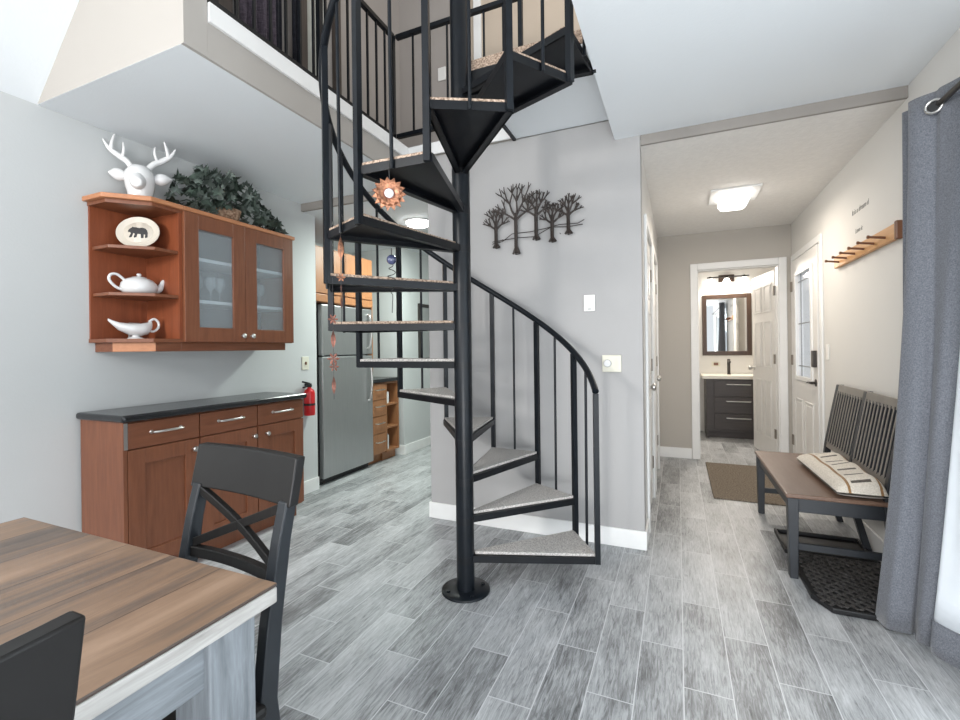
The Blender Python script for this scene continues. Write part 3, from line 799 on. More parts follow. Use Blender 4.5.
# ------------------------------------------------------------------ base cabinets and countertop
BX, BF = XW+.017, -2.622
ys = [1.428, 1.817, 2.222, 2.632]
handles = [(1.548, 1.704), (1.939, 2.10), (2.348, 2.509)]
knobs = [1.773, 2.182, 2.287]
bl = ['cherry base cabinet at the end nearest the dining table, one drawer over one door',
      'cherry base cabinet in the middle of the row, door knob at its far edge',
      'cherry base cabinet beside the fire extinguisher, door knob at its near edge']
for i in range(3):
    y0, y1 = ys[i]+.001, ys[i+1]-.001
    t = thing('base_cabinet', bl[i], 'cabinet', (-2.8, (y0+y1)/2, 0), group='cherry base cabinets')
    MB().box(BX, BF, y0, y1, .105, .893).box(BX, BF-.06, y0+.002, y1-.002, 0, .105).build('carcass', 'cherry', t)
    dwr = MB().box(BF, BF+.02, y0+.003, y1-.003, .752, .886).build('drawer', 'cherry_d', t, .002)
    ha, hb = handles[i]
    MB().tube([(BF+.02, ha, .826), (BF+.044, ha, .826), (BF+.050, ha+.012, .826), (BF+.050, hb-.012, .826), (BF+.044, hb, .826), (BF+.02, hb, .826)], .0065, 8).lathe([(.011, 0), (.009, .004)], (BF+.02, ha, .826), 10, 'X').lathe([(.011, 0), (.009, .004)], (BF+.02, hb, .826), 10, 'X').build('handle', 'chrome', dwr)
    dm = MB(); w = .082; za, zb = .118, .745
    a, b2 = y0+.003, y1-.003
    dm.box(BF, BF+.02, a, a+w, za, zb).box(BF, BF+.02, b2-w, b2, za, zb).box(BF, BF+.02, a+w, b2-w, za, za+w).box(BF, BF+.02, a+w, b2-w, zb-w, zb).box(BF, BF+.010, a+w, b2-w, za+w, zb-w)
    dr = dm.build('door', 'cherry', t, .0015)
    MB().lathe([(.006, 0), (.006, .014), (.015, .020), (.017, .028), (.012, .035), (0, .036)], (BF+.02, knobs[i], .689), 14, 'X').build('knob', 'chrome', dr)
    if i == 0:
        MB().box(BX, BF+.018, y0-.019, y0-.0005, 0, .893).build('end_panel', 'cherry', t)
        MB().box(BF+.001, BF+.021, y0-.016, y0+.001, .752, .889).build('edge_strip', 'chrome', t)
tag(MB().box(XW+.001, BF+.05, 1.392, 2.645, .8945, .932).build('countertop', 'counter', bevel=.014, bseg=3), 'long black countertop over the row of cherry base cabinets', 'countertop')

# ------------------------------------------------------------------ wall things on the left wall
fe = thing('fire_extinguisher', 'small red fire extinguisher hung on the wall past the base cabinets', 'fire extinguisher', (-2.965, 3.06, .69))
MB().lathe([(.044, .69), (.047, .70), (.047, .88), (.040, .905), (.018, .925), (.018, .935)], (-2.955, 3.06, 0), 20).build('body', 'red', fe)
MB().lathe([(.0478, .775), (.0478, .795)], (-2.955, 3.06, 0), 20).build('label_band', 'black', fe)
MB().lathe([(.02, .935), (.024, .945), (.02, .965), (0, .965)], (-2.955, 3.06, 0), 12).bar((-2.955, 3.06, .965), (-2.955, 2.985, .985), .02, .012).bar((-2.955, 3.06, .95), (-2.955, 2.99, .935), .018, .010).bar((-2.955, 3.06, .955), (-3.0, 3.06, .955), .02, .02).build('valve', 'black', fe)
def plate(nm, label, cat, box, mat, extra=None):
    t = thing(nm, label, cat, ((box[0]+box[1])/2, (box[2]+box[3])/2, box[4]))
    MB().box(*box).build('plate_body', mat, t, .003)
    if extra: extra(t)
    return t
plate('light_switch', 'ivory light switch above the fire extinguisher', 'light switch', (XW, XW+.007, 3.02, 3.10, 1.085, 1.20), 'ivory',
      lambda t: MB().box(XW+.007, XW+.016, 3.054, 3.066, 1.13, 1.155).build('toggle', 'peg', t))
# stair wall: remote plate, thermostat
def rem(t):
    MB().box(-.537, -.497, 2.955, 2.960, 1.505, 1.565).build('rocker', 'lightplate', t, .002)
    MB().box(-.527, -.505, 2.953, 2.956, 1.492, 1.498).build('slider', 'grey', t)
plate('fan_control', 'white fan control plate high on the stair wall', 'switch', (-.552, -.482, 2.960, 2.974, 1.482, 1.586), 'lightplate', rem)
def thm(t):
    MB().lathe([(.024, 0), (.024, -.010), (.020, -.016), (0, -.016)], (-.408, 2.960, 1.148), 20, 'Y').build('dial', 'white', t)
    MB().box(-.358, -.350, 2.957, 2.961, 1.115, 1.18).build('slot', 'ivory', t)
plate('thermostat', 'pale square thermostat with round dial near the wall corner', 'thermostat', (-.442, -.325, 2.961, 2.974, 1.093, 1.200), 'ivory', thm)
plate('light_switch', 'white light switch beside the entry door lock', 'light switch', (XR-.008, XR-.001, 4.33, 4.40, 1.13, 1.25), 'lightplate')

# ------------------------------------------------------------------ tree wall art
wa = thing('wall_art', 'dark metal wall art of five bare trees above the stair rail', 'wall art', (-.9, 2.945, 1.9))
rng = random.Random(3)
def tree(xb, zb, ztop, spread, nm):
    mb = MB(); y = 2.945
    H = ztop-zb; fork = zb+H*.50
    mb.tube([(xb+.012, y, zb), (xb, y, zb+H*.12), (xb, y, fork), (xb, y, fork+.05)], [.020, .0125, .0125, .010], 6)
    mb.tube([(xb-.022, y, zb), (xb, y, zb+H*.10)], [.007, .010], 6)
    mb.tube([(xb+.026, y, zb), (xb, y, zb+H*.10)], [.007, .010], 6)
    def br(x, z, a, L, r, dep):
        x2 = x+L*math.sin(a); z2 = z+L*math.cos(a)
        xm = (x+x2)/2+L*.08*rng.uniform(-1, 1); zm = (z+z2)/2
        mb.tube([(x, y+rng.uniform(-.004, .004), z), (xm, y, zm), (x2, y, z2)], [r, r*.85, r*.65], 5)
        if dep > 0:
            k = 3 if dep > 1 else 2
            for i in range(k):
                aa = a*.8+(i-(k-1)/2)*rng.uniform(.45, .62)+rng.uniform(-.1, .1)
                if aa > 1.5: aa = 1.4
                if aa < -1.5: aa = -1.4
                br(x2, z2, aa, L*rng.uniform(.55, .75), r*.72, dep-1)
    for a in (-.95, -.42, .05, .48, .95):
        br(xb, fork+(.02 if abs(a) < .5 else 0), a*spread, H*.21*(1.15 if abs(a) < .5 else 1.0), .0085, 2)
    return mb.build(nm, 'art', wa)
for xb, zb, zt in ((-1.145, 1.946, 2.20), (-1.00, 1.890, 2.345), (-.858, 1.972, 2.285), (-.749, 1.948, 2.19), (-.642, 1.988, 2.222)):
    tree(xb, zb, zt, 1.0, 'tree')
MB().tube([(-1.175, 2.948, 1.975), (-1.10, 2.948, 1.985), (-1.03, 2.948, 2.03), (-.9, 2.948, 2.03), (-.80, 2.948, 2.04), (-.7, 2.948, 2.055), (-.58, 2.948, 2.05), (-.54, 2.948, 2.068)], .003, 5).tube([(-1.175, 2.95, 1.99), (-1.0, 2.95, 2.0), (-.87, 2.95, 1.995), (-.76, 2.95, 2.045), (-.65, 2.95, 2.035), (-.55, 2.95, 2.04)], .003, 5).build('ground_line', 'art', wa)
for q in (-1.1, -.7): MB().tube([(q, 2.95, 2.0), (q, 2.975, 2.0)], .002, 5).build('wall_pin', 'art', wa)

# ------------------------------------------------------------------ hanging ornaments on the stairs
def hang(a_deg, r): return (PX+r*math.cos(math.radians(a_deg)), PY+r*math.sin(math.radians(a_deg)))
x, y = hang(271.5, .672); zt = 10*RISE-.045
sf = thing('sunflower_ornament', 'copper sunflower ornament with glass centre hanging under a stair tread', 'ornament', (x, y, zt-.19))
MB().tube([(x, y, zt+.02), (x+.002, y, zt-.04), (x, y, zt-.08)], .0018, 6).build('hook_wire', 'wire', sf)
vx, vy = -x, -y; L = math.hypot(vx, vy); fx, fy = vx/L, vy/L
yawf = math.atan2(fy, fx)
pet = MB(); cz = zt-.105
Mx = Matrix.Translation((x, y, cz)) @ Matrix.Rotation(yawf, 4, 'Z')
for ring, (n, r0_, r1_, off) in enumerate(((15, .020, .066, 0), (13, .016, .050, .2))):
    for k in range(n):
        t = 2*PI*k/n+off; w = .011
        q = [(0.0+.004*ring, r0_*math.cos(t)-w*.6*math.sin(t), r0_*math.sin(t)+w*.6*math.cos(t)), (.008+.006*ring, (r0_+r1_)*.55*math.cos(t)-w*math.sin(t), (r0_+r1_)*.55*math.sin(t)+w*math.cos(t)), (.002+.010*ring, r1_*math.cos(t), r1_*math.sin(t)), (.008+.006*ring, (r0_+r1_)*.55*math.cos(t)+w*math.sin(t), (r0_+r1_)*.55*math.sin(t)-w*math.cos(t)), (0.0+.004*ring, r0_*math.cos(t)+w*.6*math.sin(t), r0_*math.sin(t)-w*.6*math.cos(t))]
        pet.add([Mx @ Vector(p) for p in q], [(0, 1, 2, 3, 4)])
po = pet.build('petals', 'copper', sf); so = po.modifiers.new('t', 'SOLIDIFY'); so.thickness = .0012
MB().lathe([(.024, 0), (.022, .008)], (0, 0, 0), 16, 'X').xf(Mx).build('centre_ring', 'rust', sf)
MB().sphere((.010, 0, 0), .018, 14, 10, (.6, 1, 1)).xf(Mx).build('glass_centre', 'white', sf)

def spindle(mb, x, y, z0, z1, w, ph=0):
    """twisted flat leaf between z0 and z1"""
    N = 10; v = []; f = []
    for i in range(N+1):
        t = i/N; ww = w*math.sin(PI*t)**.8; a = ph+t*2.2
        z = z0+(z1-z0)*t
        v += [(x+ww*math.cos(a), y+ww*math.sin(a), z), (x-ww*math.cos(a), y-ww*math.sin(a), z)]
    for i in range(N): f.append((2*i, 2*i+1, 2*i+3, 2*i+2))
    mb.add(v, f, True)
def flowerlet(mb, x, y, z, r):
    for k in range(6):
        t = k*PI/3
        mb.add([(x, y, z), (x+r*math.cos(t-.3)*fx*0+r*.6*math.cos(t-.35)*(-fy), y+r*.6*math.cos(t-.35)*fx, z+r*.6*math.sin(t-.35)), (x+r*math.cos(t)*(-fy)+.004*fx, y+r*math.cos(t)*fx+.004*fy, z+r*math.sin(t)), (x+r*.6*math.cos(t+.35)*(-fy), y+r*.6*math.cos(t+.35)*fx, z+r*.6*math.sin(t+.35))], [(0, 1, 2, 3)])
# leaf chime under the corner of the ninth tread
x, y = PX+.672*math.cos(math.radians(247)), PY+.672*math.sin(math.radians(247))
lc = thing('leaf_chime', 'long copper leaf chime hanging from the corner of a stair tread', 'chime', (x, y, 1.35))
MB().tube([(x, y, 1.74), (x, y, 1.36)], .0013, 5).build('cord', 'wire', lc)
q = MB(); spindle(q, x, y, 1.625, 1.735, .013); q.build('leaf', 'copper', lc)
q = MB(); flowerlet(q, x, y, 1.555, .020); q.build('flower', 'copper', lc)
q = MB(); spindle(q, x, y, 1.42, 1.53, .008, 1); q.build('leaf', 'rust', lc)
x, y = PX+.675*math.cos(math.radians(240)), PY+.675*math.sin(math.radians(240))
fc = thing('flower_chime', 'slim rust flower chime hanging in front of the refrigerator door', 'chime', (x, y, 1.04))
MB().tube([(x, y, 1.565), (x, y, 1.04)], .0011, 5).build('cord', 'wire', fc)
q = MB(); flowerlet(q, x, y, 1.385, .024); q.build('flower', 'rust', fc)
q = MB(); spindle(q, x, y, 1.26, 1.345, .011); q.build('leaf', 'rust', fc)
q = MB(); flowerlet(q, x, y, 1.215, .028); flowerlet(q, x, y+.004, 1.18, .022); q.build('flower', 'rust', fc)
q = MB(); spindle(q, x, y, 1.06, 1.15, .009); q.build('leaf', 'rust', fc)
# spiral wire ornament with a glass ball
a9 = math.radians(A0+DA*8); x = PX+.375*math.cos(a9); y = PY+.375*math.sin(a9); zt = 9*RISE-.058
so_ = thing('spiral_ornament', 'dark spiral wire ornament holding a blue glass ball under a stair tread', 'ornament', (x, y, zt-.32))
pts = [(x, y, zt+.0), (x, y, zt-.075)]
for k in range(0, 60):
    t = k/59; r = .004+.016*math.sin(PI*min(1, t*1.15+.02)) if t < .85 else .005
    pts.append((x+r*math.cos(t*8*PI), y+r*math.sin(t*8*PI), zt-.075-.15*t))
pts.append((x, y, zt-.31))
MB().tube(pts, .002, 6).build('wire_spiral', 'wire', so_)
MB().sphere((x, y, zt-.055), .024, 14, 10).build('glass_ball', 'ball', so_)

# ------------------------------------------------------------------ kitchen
fr = thing('refrigerator', 'stainless steel top-freezer refrigerator in the kitchen alcove', 'refrigerator', (-3.35, 3.65, 0))
MB().box(-3.70, -3.065, 3.275, 4.03, .03, 1.685).build('body', 'black', fr, .006)
MB().box(-3.12, -3.065, 3.29, 4.01, .0, .03).build('base_grille', 'black', fr)
MB().box(-3.063, -3.005, 3.282, 4.032, 1.205, 1.685).build('freezer_door', 'steel', fr, .012)
MB().box(-3.063, -3.005, 3.282, 4.032, .06, 1.195).build('fridge_door', 'steel', fr, .012)
for z0, z1 in ((1.27, 1.62), (.72, 1.15)):
    MB().tube(cr([(-3.005, 3.95, z0), (-2.975, 3.952, z0+.02), (-2.955, 3.955, (z0+z1)/2), (-2.975, 3.952, z1-.02), (-3.005, 3.95, z1)]), .011, 8).build('handle', 'chrome', fr)
oc = thing('over_fridge_cabinet', 'honey wood cabinet fixed above the refrigerator', 'cabinet', (-3.35, 3.65, 1.70))
MB().box(-3.72, -3.04, 3.215, 4.06, 1.70, 2.22).build('carcass', 'honey', oc)
MB().box(-3.04, -3.02, 3.22, 3.635, 1.785, 2.21).build('door', 'honey', oc, .004)
MB().box(-3.04, -3.02, 3.64, 4.055, 1.785, 2.21).build('door', 'honey', oc, .004)
MB().box(-3.04, -3.015, 3.215, 4.06, 1.705, 1.775).build('light_rail', 'honey', oc, .004)
tag(MB().box(-3.72, -3.04, 4.062, 4.085, .931, 2.22).build('fridge_panel', 'honey'), 'honey wood panel standing on the counter beside the refrigerator', 'panel')
kd = thing('drawer_cabinet', 'honey wood kitchen cabinet with four drawers beside the refrigerator', 'cabinet', (-3.3, 4.2, 0))
MB().box(-3.70, -3.04, 4.045, 4.285, .10, .89).box(-3.70, -3.10, 4.045, 4.285, 0, .10).build('carcass', 'honey', kd)
zs = [.11, .33, .52, .70, .885]
for i in range(4):
    dw = MB().box(-3.04, -3.02, 4.047, 4.283, zs[i]+.004, zs[i+1]-.004).build('drawer', 'honey', kd, .002)
    zc = (zs[i]+zs[i+1])/2+.02
    MB().tube([(-3.02, 4.09, zc), (-2.99, 4.092, zc), (-2.985, 4.16, zc), (-2.99, 4.228, zc), (-3.02, 4.23, zc)], .006, 8).build('handle', 'chrome', dw)
ks = thing('open_shelf_cabinet', 'narrow honey wood open shelf cabinet ending the kitchen run', 'cabinet', (-3.3, 4.42, 0))
MB().box(-3.70, -3.02, 4.287, 4.305, .10, .89).box(-3.70, -3.02, 4.525, 4.543, .10, .89).box(-3.70, -3.68, 4.305, 4.525, .10, .89).box(-3.68, -3.02, 4.305, 4.525, .10, .12).box(-3.68, -3.02, 4.305, 4.525, .87, .89).box(-3.70, -3.08, 4.287, 4.543, 0, .10).build('carcass', 'honey', ks)
for z in (.36, .62): MB().box(-3.68, -3.03, 4.305, 4.525, z, z+.018).build('shelf', 'honey', ks)
tag(MB().box(-3.72, -3.0, 4.042, 4.56, .8915, .93).build('kitchen_countertop', 'counter', bevel=.006), 'short dark countertop over the kitchen drawers', 'countertop')
tag(MB().box(-3.16, -3.06, 4.35, 4.40, .6385, .77).build('paper_carton', 'paper', bevel=.003), 'white carton on the upper kitchen shelf', 'carton')
tag(MB().box(-3.16, -3.05, 4.34, 4.355, .1205, .30).build('magazine', 'grey'), 'grey magazine upright on the lowest kitchen shelf', 'magazine')
tag(MB().box(-3.17, -3.05, 4.36, 4.375, .1205, .28).build('magazine', 'paper'), 'white magazine upright next to the grey one', 'magazine')
fbd = thing('framed_board', 'dark framed board hung on the far kitchen wall', 'board', (-2.99, 5.1, 1.1))
MB().box(-2.998, -2.975, 4.96, 5.00, 1.10, 1.83).box(-2.998, -2.975, 5.22, 5.26, 1.10, 1.83).box(-2.998, -2.975, 5.0, 5.22, 1.10, 1.14).box(-2.998, -2.975, 5.0, 5.22, 1.79, 1.83).build('frame', 'dark', fbd)
MB().box(-2.998, -2.985, 5.0, 5.22, 1.14, 1.79).build('panel', 'grey', fbd)
kl = thing('kitchen_ceiling_light', 'round glowing ceiling light in the kitchen', 'ceiling light', (-2.25, 3.75, 2.40))
MB().lathe([(.12, 2.470), (.12, 2.455)], (-2.25, 3.75, 0), 28).build('canopy', 'trim', kl)
MB().lathe([(.115, 2.455), (.10, 2.430), (.06, 2.415), (0, 2.412)], (-2.25, 3.75, 0), 28).build('diffuser', 'lampk', kl)

# ------------------------------------------------------------------ hallway things
hl = thing('hall_ceiling_light', 'square glowing ceiling light in the hallway', 'ceiling light', (.42, 4.3, 2.38))
MB().box(.255, .61, 4.07, 4.45, 2.475, 2.490).build('base_plate', 'trim', hl, .003)
gl_ = MB()
gl_.prism_ax([(.325, 2.474), (.325, 2.425), (.345, 2.398), (.365, 2.39), (.495, 2.39), (.520, 2.398), (.54, 2.425), (.54, 2.474)], 4.13, 4.40, 'Y')
gl_.build('diffuser', 'lamp', hl, .008)
pr = thing('coat_peg_rail', 'pine coat rail with six brown pegs on the hallway wall', 'coat rail', (1.06, 3.58, 1.80))
q = MB().box(1.052, 1.078, 3.07, 4.09, 1.80, 1.885); q.build('rail_board', 'pine', pr, .005)
MB().box(1.048, 1.078, 3.045, 3.072, 1.795, 1.893).build('end_cap', 'peg', pr, .006)
for k in range(6):
    y = 3.19+k*.157
    MB().tube([(1.053, y, 1.832), (.985, y-.002, 1.842), (.978, y-.002, 1.843), (.970, y-.002, 1.844)], [.0075, .0065, .010, .009], 8).build('peg', 'peg', pr)
# lettering on the wall above the pegs
def wall_text(body, y, z, size, nm, label, shear=.25):
    cu = bpy.data.curves.new(nm, 'FONT'); cu.body = body; cu.size = size; cu.extrude = .0006; cu.shear = shear; cu.align_x = 'LEFT'
    o = bpy.data.objects.new(nm, cu); col.objects.link(o)
    o.matrix_world = Matrix(((0, 0, -1, XR-.0012), (-1, 0, 0, y), (0, 1, 0, z), (0, 0, 0, 1)))
    cu.materials.append(MT['text'])
    bpy.context.view_layer.update()
    me = bpy.data.meshes.new_from_object(o)
    mw = o.matrix_world.copy(); bpy.data.objects.remove(o); o = bpy.data.objects.new(nm, me); col.objects.link(o); o.matrix_world = mw
    o['label'] = label; o['category'] = 'wall lettering'
    return o
wall_text('It is a dream d', 3.80, 2.105, .050, 'wall_lettering', 'longer line of small grey script lettering above the coat rail')
wall_text('Love it', 3.74, 1.975, .044, 'wall_lettering', 'shorter line of grey script lettering just over the pegs')

# bench
bn = thing('bench', 'dark wooden bench with slatted back against the hallway wall', 'bench', (.80, 3.45, 0))
bx0, bx1, by0, by1 = .534, 1.0, 2.90, 3.985
MB().box(bx0-.012, bx1-.03, by0-.012, by1+.012, .432, .455).build('seat', 'bench_seat', bn, .006)
MB().box(bx0+.008, bx1-.03, by0+.012, by0+.03, .355, .432).box(bx0+.008, bx1-.03, by1-.03, by1-.012, .355, .432).box(bx0+.012, bx0+.03, by0+.03, by1-.03, .355, .432).box(bx1-.05, bx1-.03, by0+.03, by1-.03, .355, .432).build('apron', 'bench', bn, .003)
for y in (by0, by1-.05):
    mb = MB(); v = []
    for z, x0, w in ((0, bx0+.004, .038), (.43, bx0-.004, .052)):
        v += [(x0, y, z), (x0+w, y, z), (x0+w, y+.05, z), (x0, y+.05, z)]
    mb.add(v, [(0, 3, 2, 1), (4, 5, 6, 7), (0, 1, 5, 4), (1, 2, 6, 5), (2, 3, 7, 6), (3, 0, 4, 7)]); mb.build('leg', 'bench', bn, .003)
def rear(y, top=True):
    mb = MB(); prof = [(0, 1.018), (.20, .965), (.42, .940), (.55, .955), (.75, .99), (.965, 1.030)]
    if not top: prof = prof[:4]
    v = []; f = []
    for z, x in prof: v += [(x, y, z), (x+.036, y, z), (x+.036, y+.04, z), (x, y+.04, z)]
    for i in range(len(prof)-1):
        for k in range(4): f.append((4*i+k, 4*i+(k+1) % 4, 4*i+4+(k+1) % 4, 4*i+4+k))
    f += [(3, 2, 1, 0), tuple(4*(len(prof)-1)+k for k in range(4))]
    mb.add(v, f); mb.build('leg', 'bench', bn, .003)
rear(by0); rear(by1-.04); rear((by0+by1)/2-.02, True)
def backx(z): return .955+(z-.55)*(.075/.415)
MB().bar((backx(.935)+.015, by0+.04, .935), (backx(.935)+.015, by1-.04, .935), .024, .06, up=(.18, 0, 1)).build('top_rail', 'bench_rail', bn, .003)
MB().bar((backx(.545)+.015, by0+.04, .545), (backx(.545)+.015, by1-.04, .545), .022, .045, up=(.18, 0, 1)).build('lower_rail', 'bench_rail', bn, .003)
ymid = (by0+by1)/2
for side in (0, 1):
    ya, yb = (by0+.04, ymid-.02) if side == 0 else (ymid+.02, by1-.04)
    n = 10
    for k in range(n):
        y = ya+(yb-ya)*(k+.5)/n
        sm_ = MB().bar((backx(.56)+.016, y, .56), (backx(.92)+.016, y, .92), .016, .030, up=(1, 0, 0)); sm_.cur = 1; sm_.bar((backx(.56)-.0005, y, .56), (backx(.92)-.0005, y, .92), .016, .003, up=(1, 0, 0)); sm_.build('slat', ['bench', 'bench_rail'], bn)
MB().bar((bx0+.02, by0+.025, .17), (.985, by0+.025, .17), .022, .035).build('stretcher', 'bench', bn, .002)
MB().bar((bx0+.02, by1-.025, .17), (.985, by1-.025, .17), .022, .035).build('stretcher', 'bench', bn, .002)
# cushion
cs = thing('lumbar_cushion', 'long cream cushion with tan stripes and dark dashes on the bench', 'cushion', (.82, 3.36, .456))
def cushion_pt(u, v, top):
    # u along y (0..1), v across (0..1)
    y = 2.885+.80*u; x = .745+.215*v-.02*u
    edge = (max(0, 1-abs(2*u-1)**6))**.5*(max(0, 1-abs(2*v-1)**3))**.5
    h = (.044+.006*math.sin(u*19)*v)*edge
    lean = .050*v**2
    bot = .4568+.022*(1-edge)
    z = bot+.010+1.75*h+lean*edge if top else bot
    return (x, y, max(.4565, z))
NU, NV = 40, 18
vv = []; ff = []
for top in (1, 0):
    for i in range(NU+1):
        for j in range(NV+1): vv.append(cushion_pt(i/NU, j/NV, top))
def idx(t, i, j): return (0 if t else (NU+1)*(NV+1))+i*(NV+1)+j
mb = MB()
mb.add(vv, [], True)
for t in (1, 0):
    for i in range(NU):
        for j in range(NV):
            q = (idx(t, i, j), idx(t, i+1, j), idx(t, i+1, j+1), idx(t, i, j+1))
            mi = 0
            if t:
                if j in (4, 15): mi = 1
                elif 6 <= j <= 12 and i % 5 in (2,): mi = 2
            mb.f.append(q if t else q[::-1]); mb.sm.append(True); mb.mi.append(mi)
mb.build('cushion_body', ['cushion', 'tanstripe', 'dashes'], cs)

# mats under the bench
poly = [(.585, 2.70), (.645, 2.585), (.94, 2.585), (1.02, 2.70), (1.02, 3.22), (.585, 3.22)]
rmt = thing('rubber_mat', 'thick textured black floor mat with cut corners under the bench', 'mat', (.8, 2.9, 0))
MB().prism(poly, 0, .028).build('mat_base', 'tray', rmt, .007)
wv = MB(); rg = random.Random(5)
for i in range(22):
    for j in range(14):
        x0_ = .612+j*.0285; y0_ = 2.615+i*.027
        if x0_+(y0_-2.58)*.6 < .645 or x0_-(y0_-2.58)*.6 > .975: continue
        h_ = .0285+rg.uniform(.0015, .004)
        if (i+j) % 2: wv.bar((x0_, y0_-.012, h_), (x0_+.020, y0_+.012, h_), .015, .004)
        else: wv.bar((x0_+.020, y0_-.012, h_), (x0_, y0_+.012, h_), .015, .004)
wv.build('woven_relief', 'rubber', rmt)
bt = MB(); bt.box(.575, 1.03, 3.235, 3.58, 0, .006)
for b in ((.575, .590, 3.235, 3.58), (1.015, 1.03, 3.235, 3.58), (.59, 1.015, 3.235, 3.25), (.59, 1.015, 3.565, 3.58)): bt.box(b[0], b[1], b[2], b[3], .006, .026)
tag(bt.build('boot_tray', 'tray', bevel=.003), 'shiny black boot tray behind the textured mat', 'tray')
tag(MB().box(.255, .95, 4.18, 5.42, 0, .012).build('door_rug', 'rug', bevel=.004), 'flat brown rug on the hallway floor before the entry door', 'rug')

# ------------------------------------------------------------------ curtain
def loft_sheet(name, mat, top, bot, z1, z0, parent, N=60, rows=20, thick=.004, fold=0.0):
    def samp(pl, t):
        L = [0]
        for i in range(1, len(pl)): L.append(L[-1]+math.dist(pl[i], pl[i-1]))
        d = t*L[-1]
        for i in range(1, len(pl)):
            if d <= L[i]+1e-9:
                u = (d-L[i-1])/(L[i]-L[i-1]); return (pl[i-1][0]+(pl[i][0]-pl[i-1][0])*u, pl[i-1][1]+(pl[i][1]-pl[i-1][1])*u)
        return pl[-1]
    def smooth(pl):
        out = []
        for i in range(len(pl)-1):
            p0 = Vector(pl[max(i-1, 0)]); p1 = Vector(pl[i]); p2 = Vector(pl[i+1]); p3 = Vector(pl[min(i+2, len(pl)-1)])
            for k in range(8):
                t = k/8
                out.append(tuple(.5*((2*p1)+(p2-p0)*t+(2*p0-5*p1+4*p2-p3)*t*t+(3*p1-p0-3*p2+p3)*t**3)))
        out.append(tuple(pl[-1])); return out
    T, B = smooth(top), smooth(bot)
    v = []; f = []
    for j in range(rows+1):
        u = j/rows
        e = u**1.6
        for i in range(N+1):
            a = samp(T, i/N); b = samp(B, i/N)
            wob = .006*math.sin(u*7+i*.35)*u+fold*math.sin(i/N*2*PI*4.2+u*1.2)*(.25+.75*math.sin(PI*min(1, u*1.25)*.8))
            v.append((a[0]*(1-e)+b[0]*e+wob*.75, a[1]*(1-e)+b[1]*e+wob*.55, z1+(z0-z1)*u))
    for j in range(rows):
        for i in range(N): q = j*(N+1)+i; f.append((q, q+1, q+N+2, q+N+1))
    mb = MB(); mb.add(v, f, True)
    o = mb.build(name, mat, parent); so = o.modifiers.new('t', 'SOLIDIFY'); so.thickness = thick
    return o
cu = thing('curtain', 'grey linen grommet curtain gathered beside the sliding glass door', 'curtain', (.95, 2.3, 0))
ZT = 2.285
loft_sheet('curtain_panel', 'curtain',
    [(1.035, 2.60), (.975, 2.655), (.935, 2.64), (.975, 2.585), (.922, 2.545), (.930, 2.515), (.965, 2.485), (.985, 2.47), (.985, 2.44), (1.01, 2.40), (1.035, 2.34)],
    [(1.05, 2.64), (.94, 2.66), (.82, 2.615), (.80, 2.57), (.822, 2.53), (.850, 2.508), (.885, 2.500), (.915, 2.525), (.898, 2.468), (.915, 2.440), (.945, 2.41)], ZT, .012, cu, 110, fold=.007)
loft_sheet('curtain_lining', 'lining',
    [(1.035, 2.345), (1.02, 2.28), (.975, 2.22), (.99, 2.12), (1.03, 2.02), (.985, 1.92), (.99, 1.82)],
    [(.945, 2.41), (.925, 2.40), (.93, 2.375), (.99, 2.30), (1.03, 2.20), (.98, 2.08), (1.0, 1.95)], ZT, .14, cu, 50)
loft_sheet('curtain_hem', 'curtain',
    [(.945, 2.41), (.924, 2.40), (.928, 2.374), (.988, 2.30), (1.028, 2.20), (.978, 2.08), (.998, 1.95)],
    [(.94, 2.41), (.915, 2.40), (.925, 2.372), (.985, 2.30), (1.028, 2.20), (.978, 2.08), (.998, 1.95)], .14, .006, cu, 50, 3, .006)
# grommet ring on the front fold
gx, gy, gz = .972, 2.452, 2.215
gr = MB(); pts = []
dirv = Vector((.06, -.05, 0)).normalized()
for k in range(24):
    t = 2*PI*k/24
    pts.append(Vector((gx, gy, gz))+dirv*(.026*math.cos(t))+Vector((0, 0, .026*math.sin(t)))+Vector((-.5, -.6, 0))*.006)
gr.tube(pts, .0055, 8, closed=True); gr.build('grommet', 'chrome', cu)
gd = MB(); vvv = [Vector((gx, gy, gz))+Vector((-.5, -.6, 0))*.004]
for k in range(24):
    t = 2*PI*k/24; vvv.append(Vector((gx, gy, gz))+dirv*(.024*math.cos(t))+Vector((0, 0, .024*math.sin(t)))+Vector((-.5, -.6, 0))*.004)
gd.add(vvv, [(0, 1+k, 1+(k+1) % 24) for k in range(24)]); gd.build('grommet_hole', 'black', cu)
rod = thing('curtain_rod', 'dark metal curtain rod fixed above the sliding door', 'curtain rod', (.99, 1.4, 2.22))
MB().tube([(.985, 2.47, 2.222), (.985, -.9, 2.222)], .012, 12).build('pole', 'dark', rod)
for y in (1.9, -.8): MB().bar((.985, y, 2.222), (1.079, y, 2.222), .014, .014).lathe([(.028, 0), (.028, -.006)], (1.079, y, 2.222), 12, 'X').build('bracket', 'dark', rod)

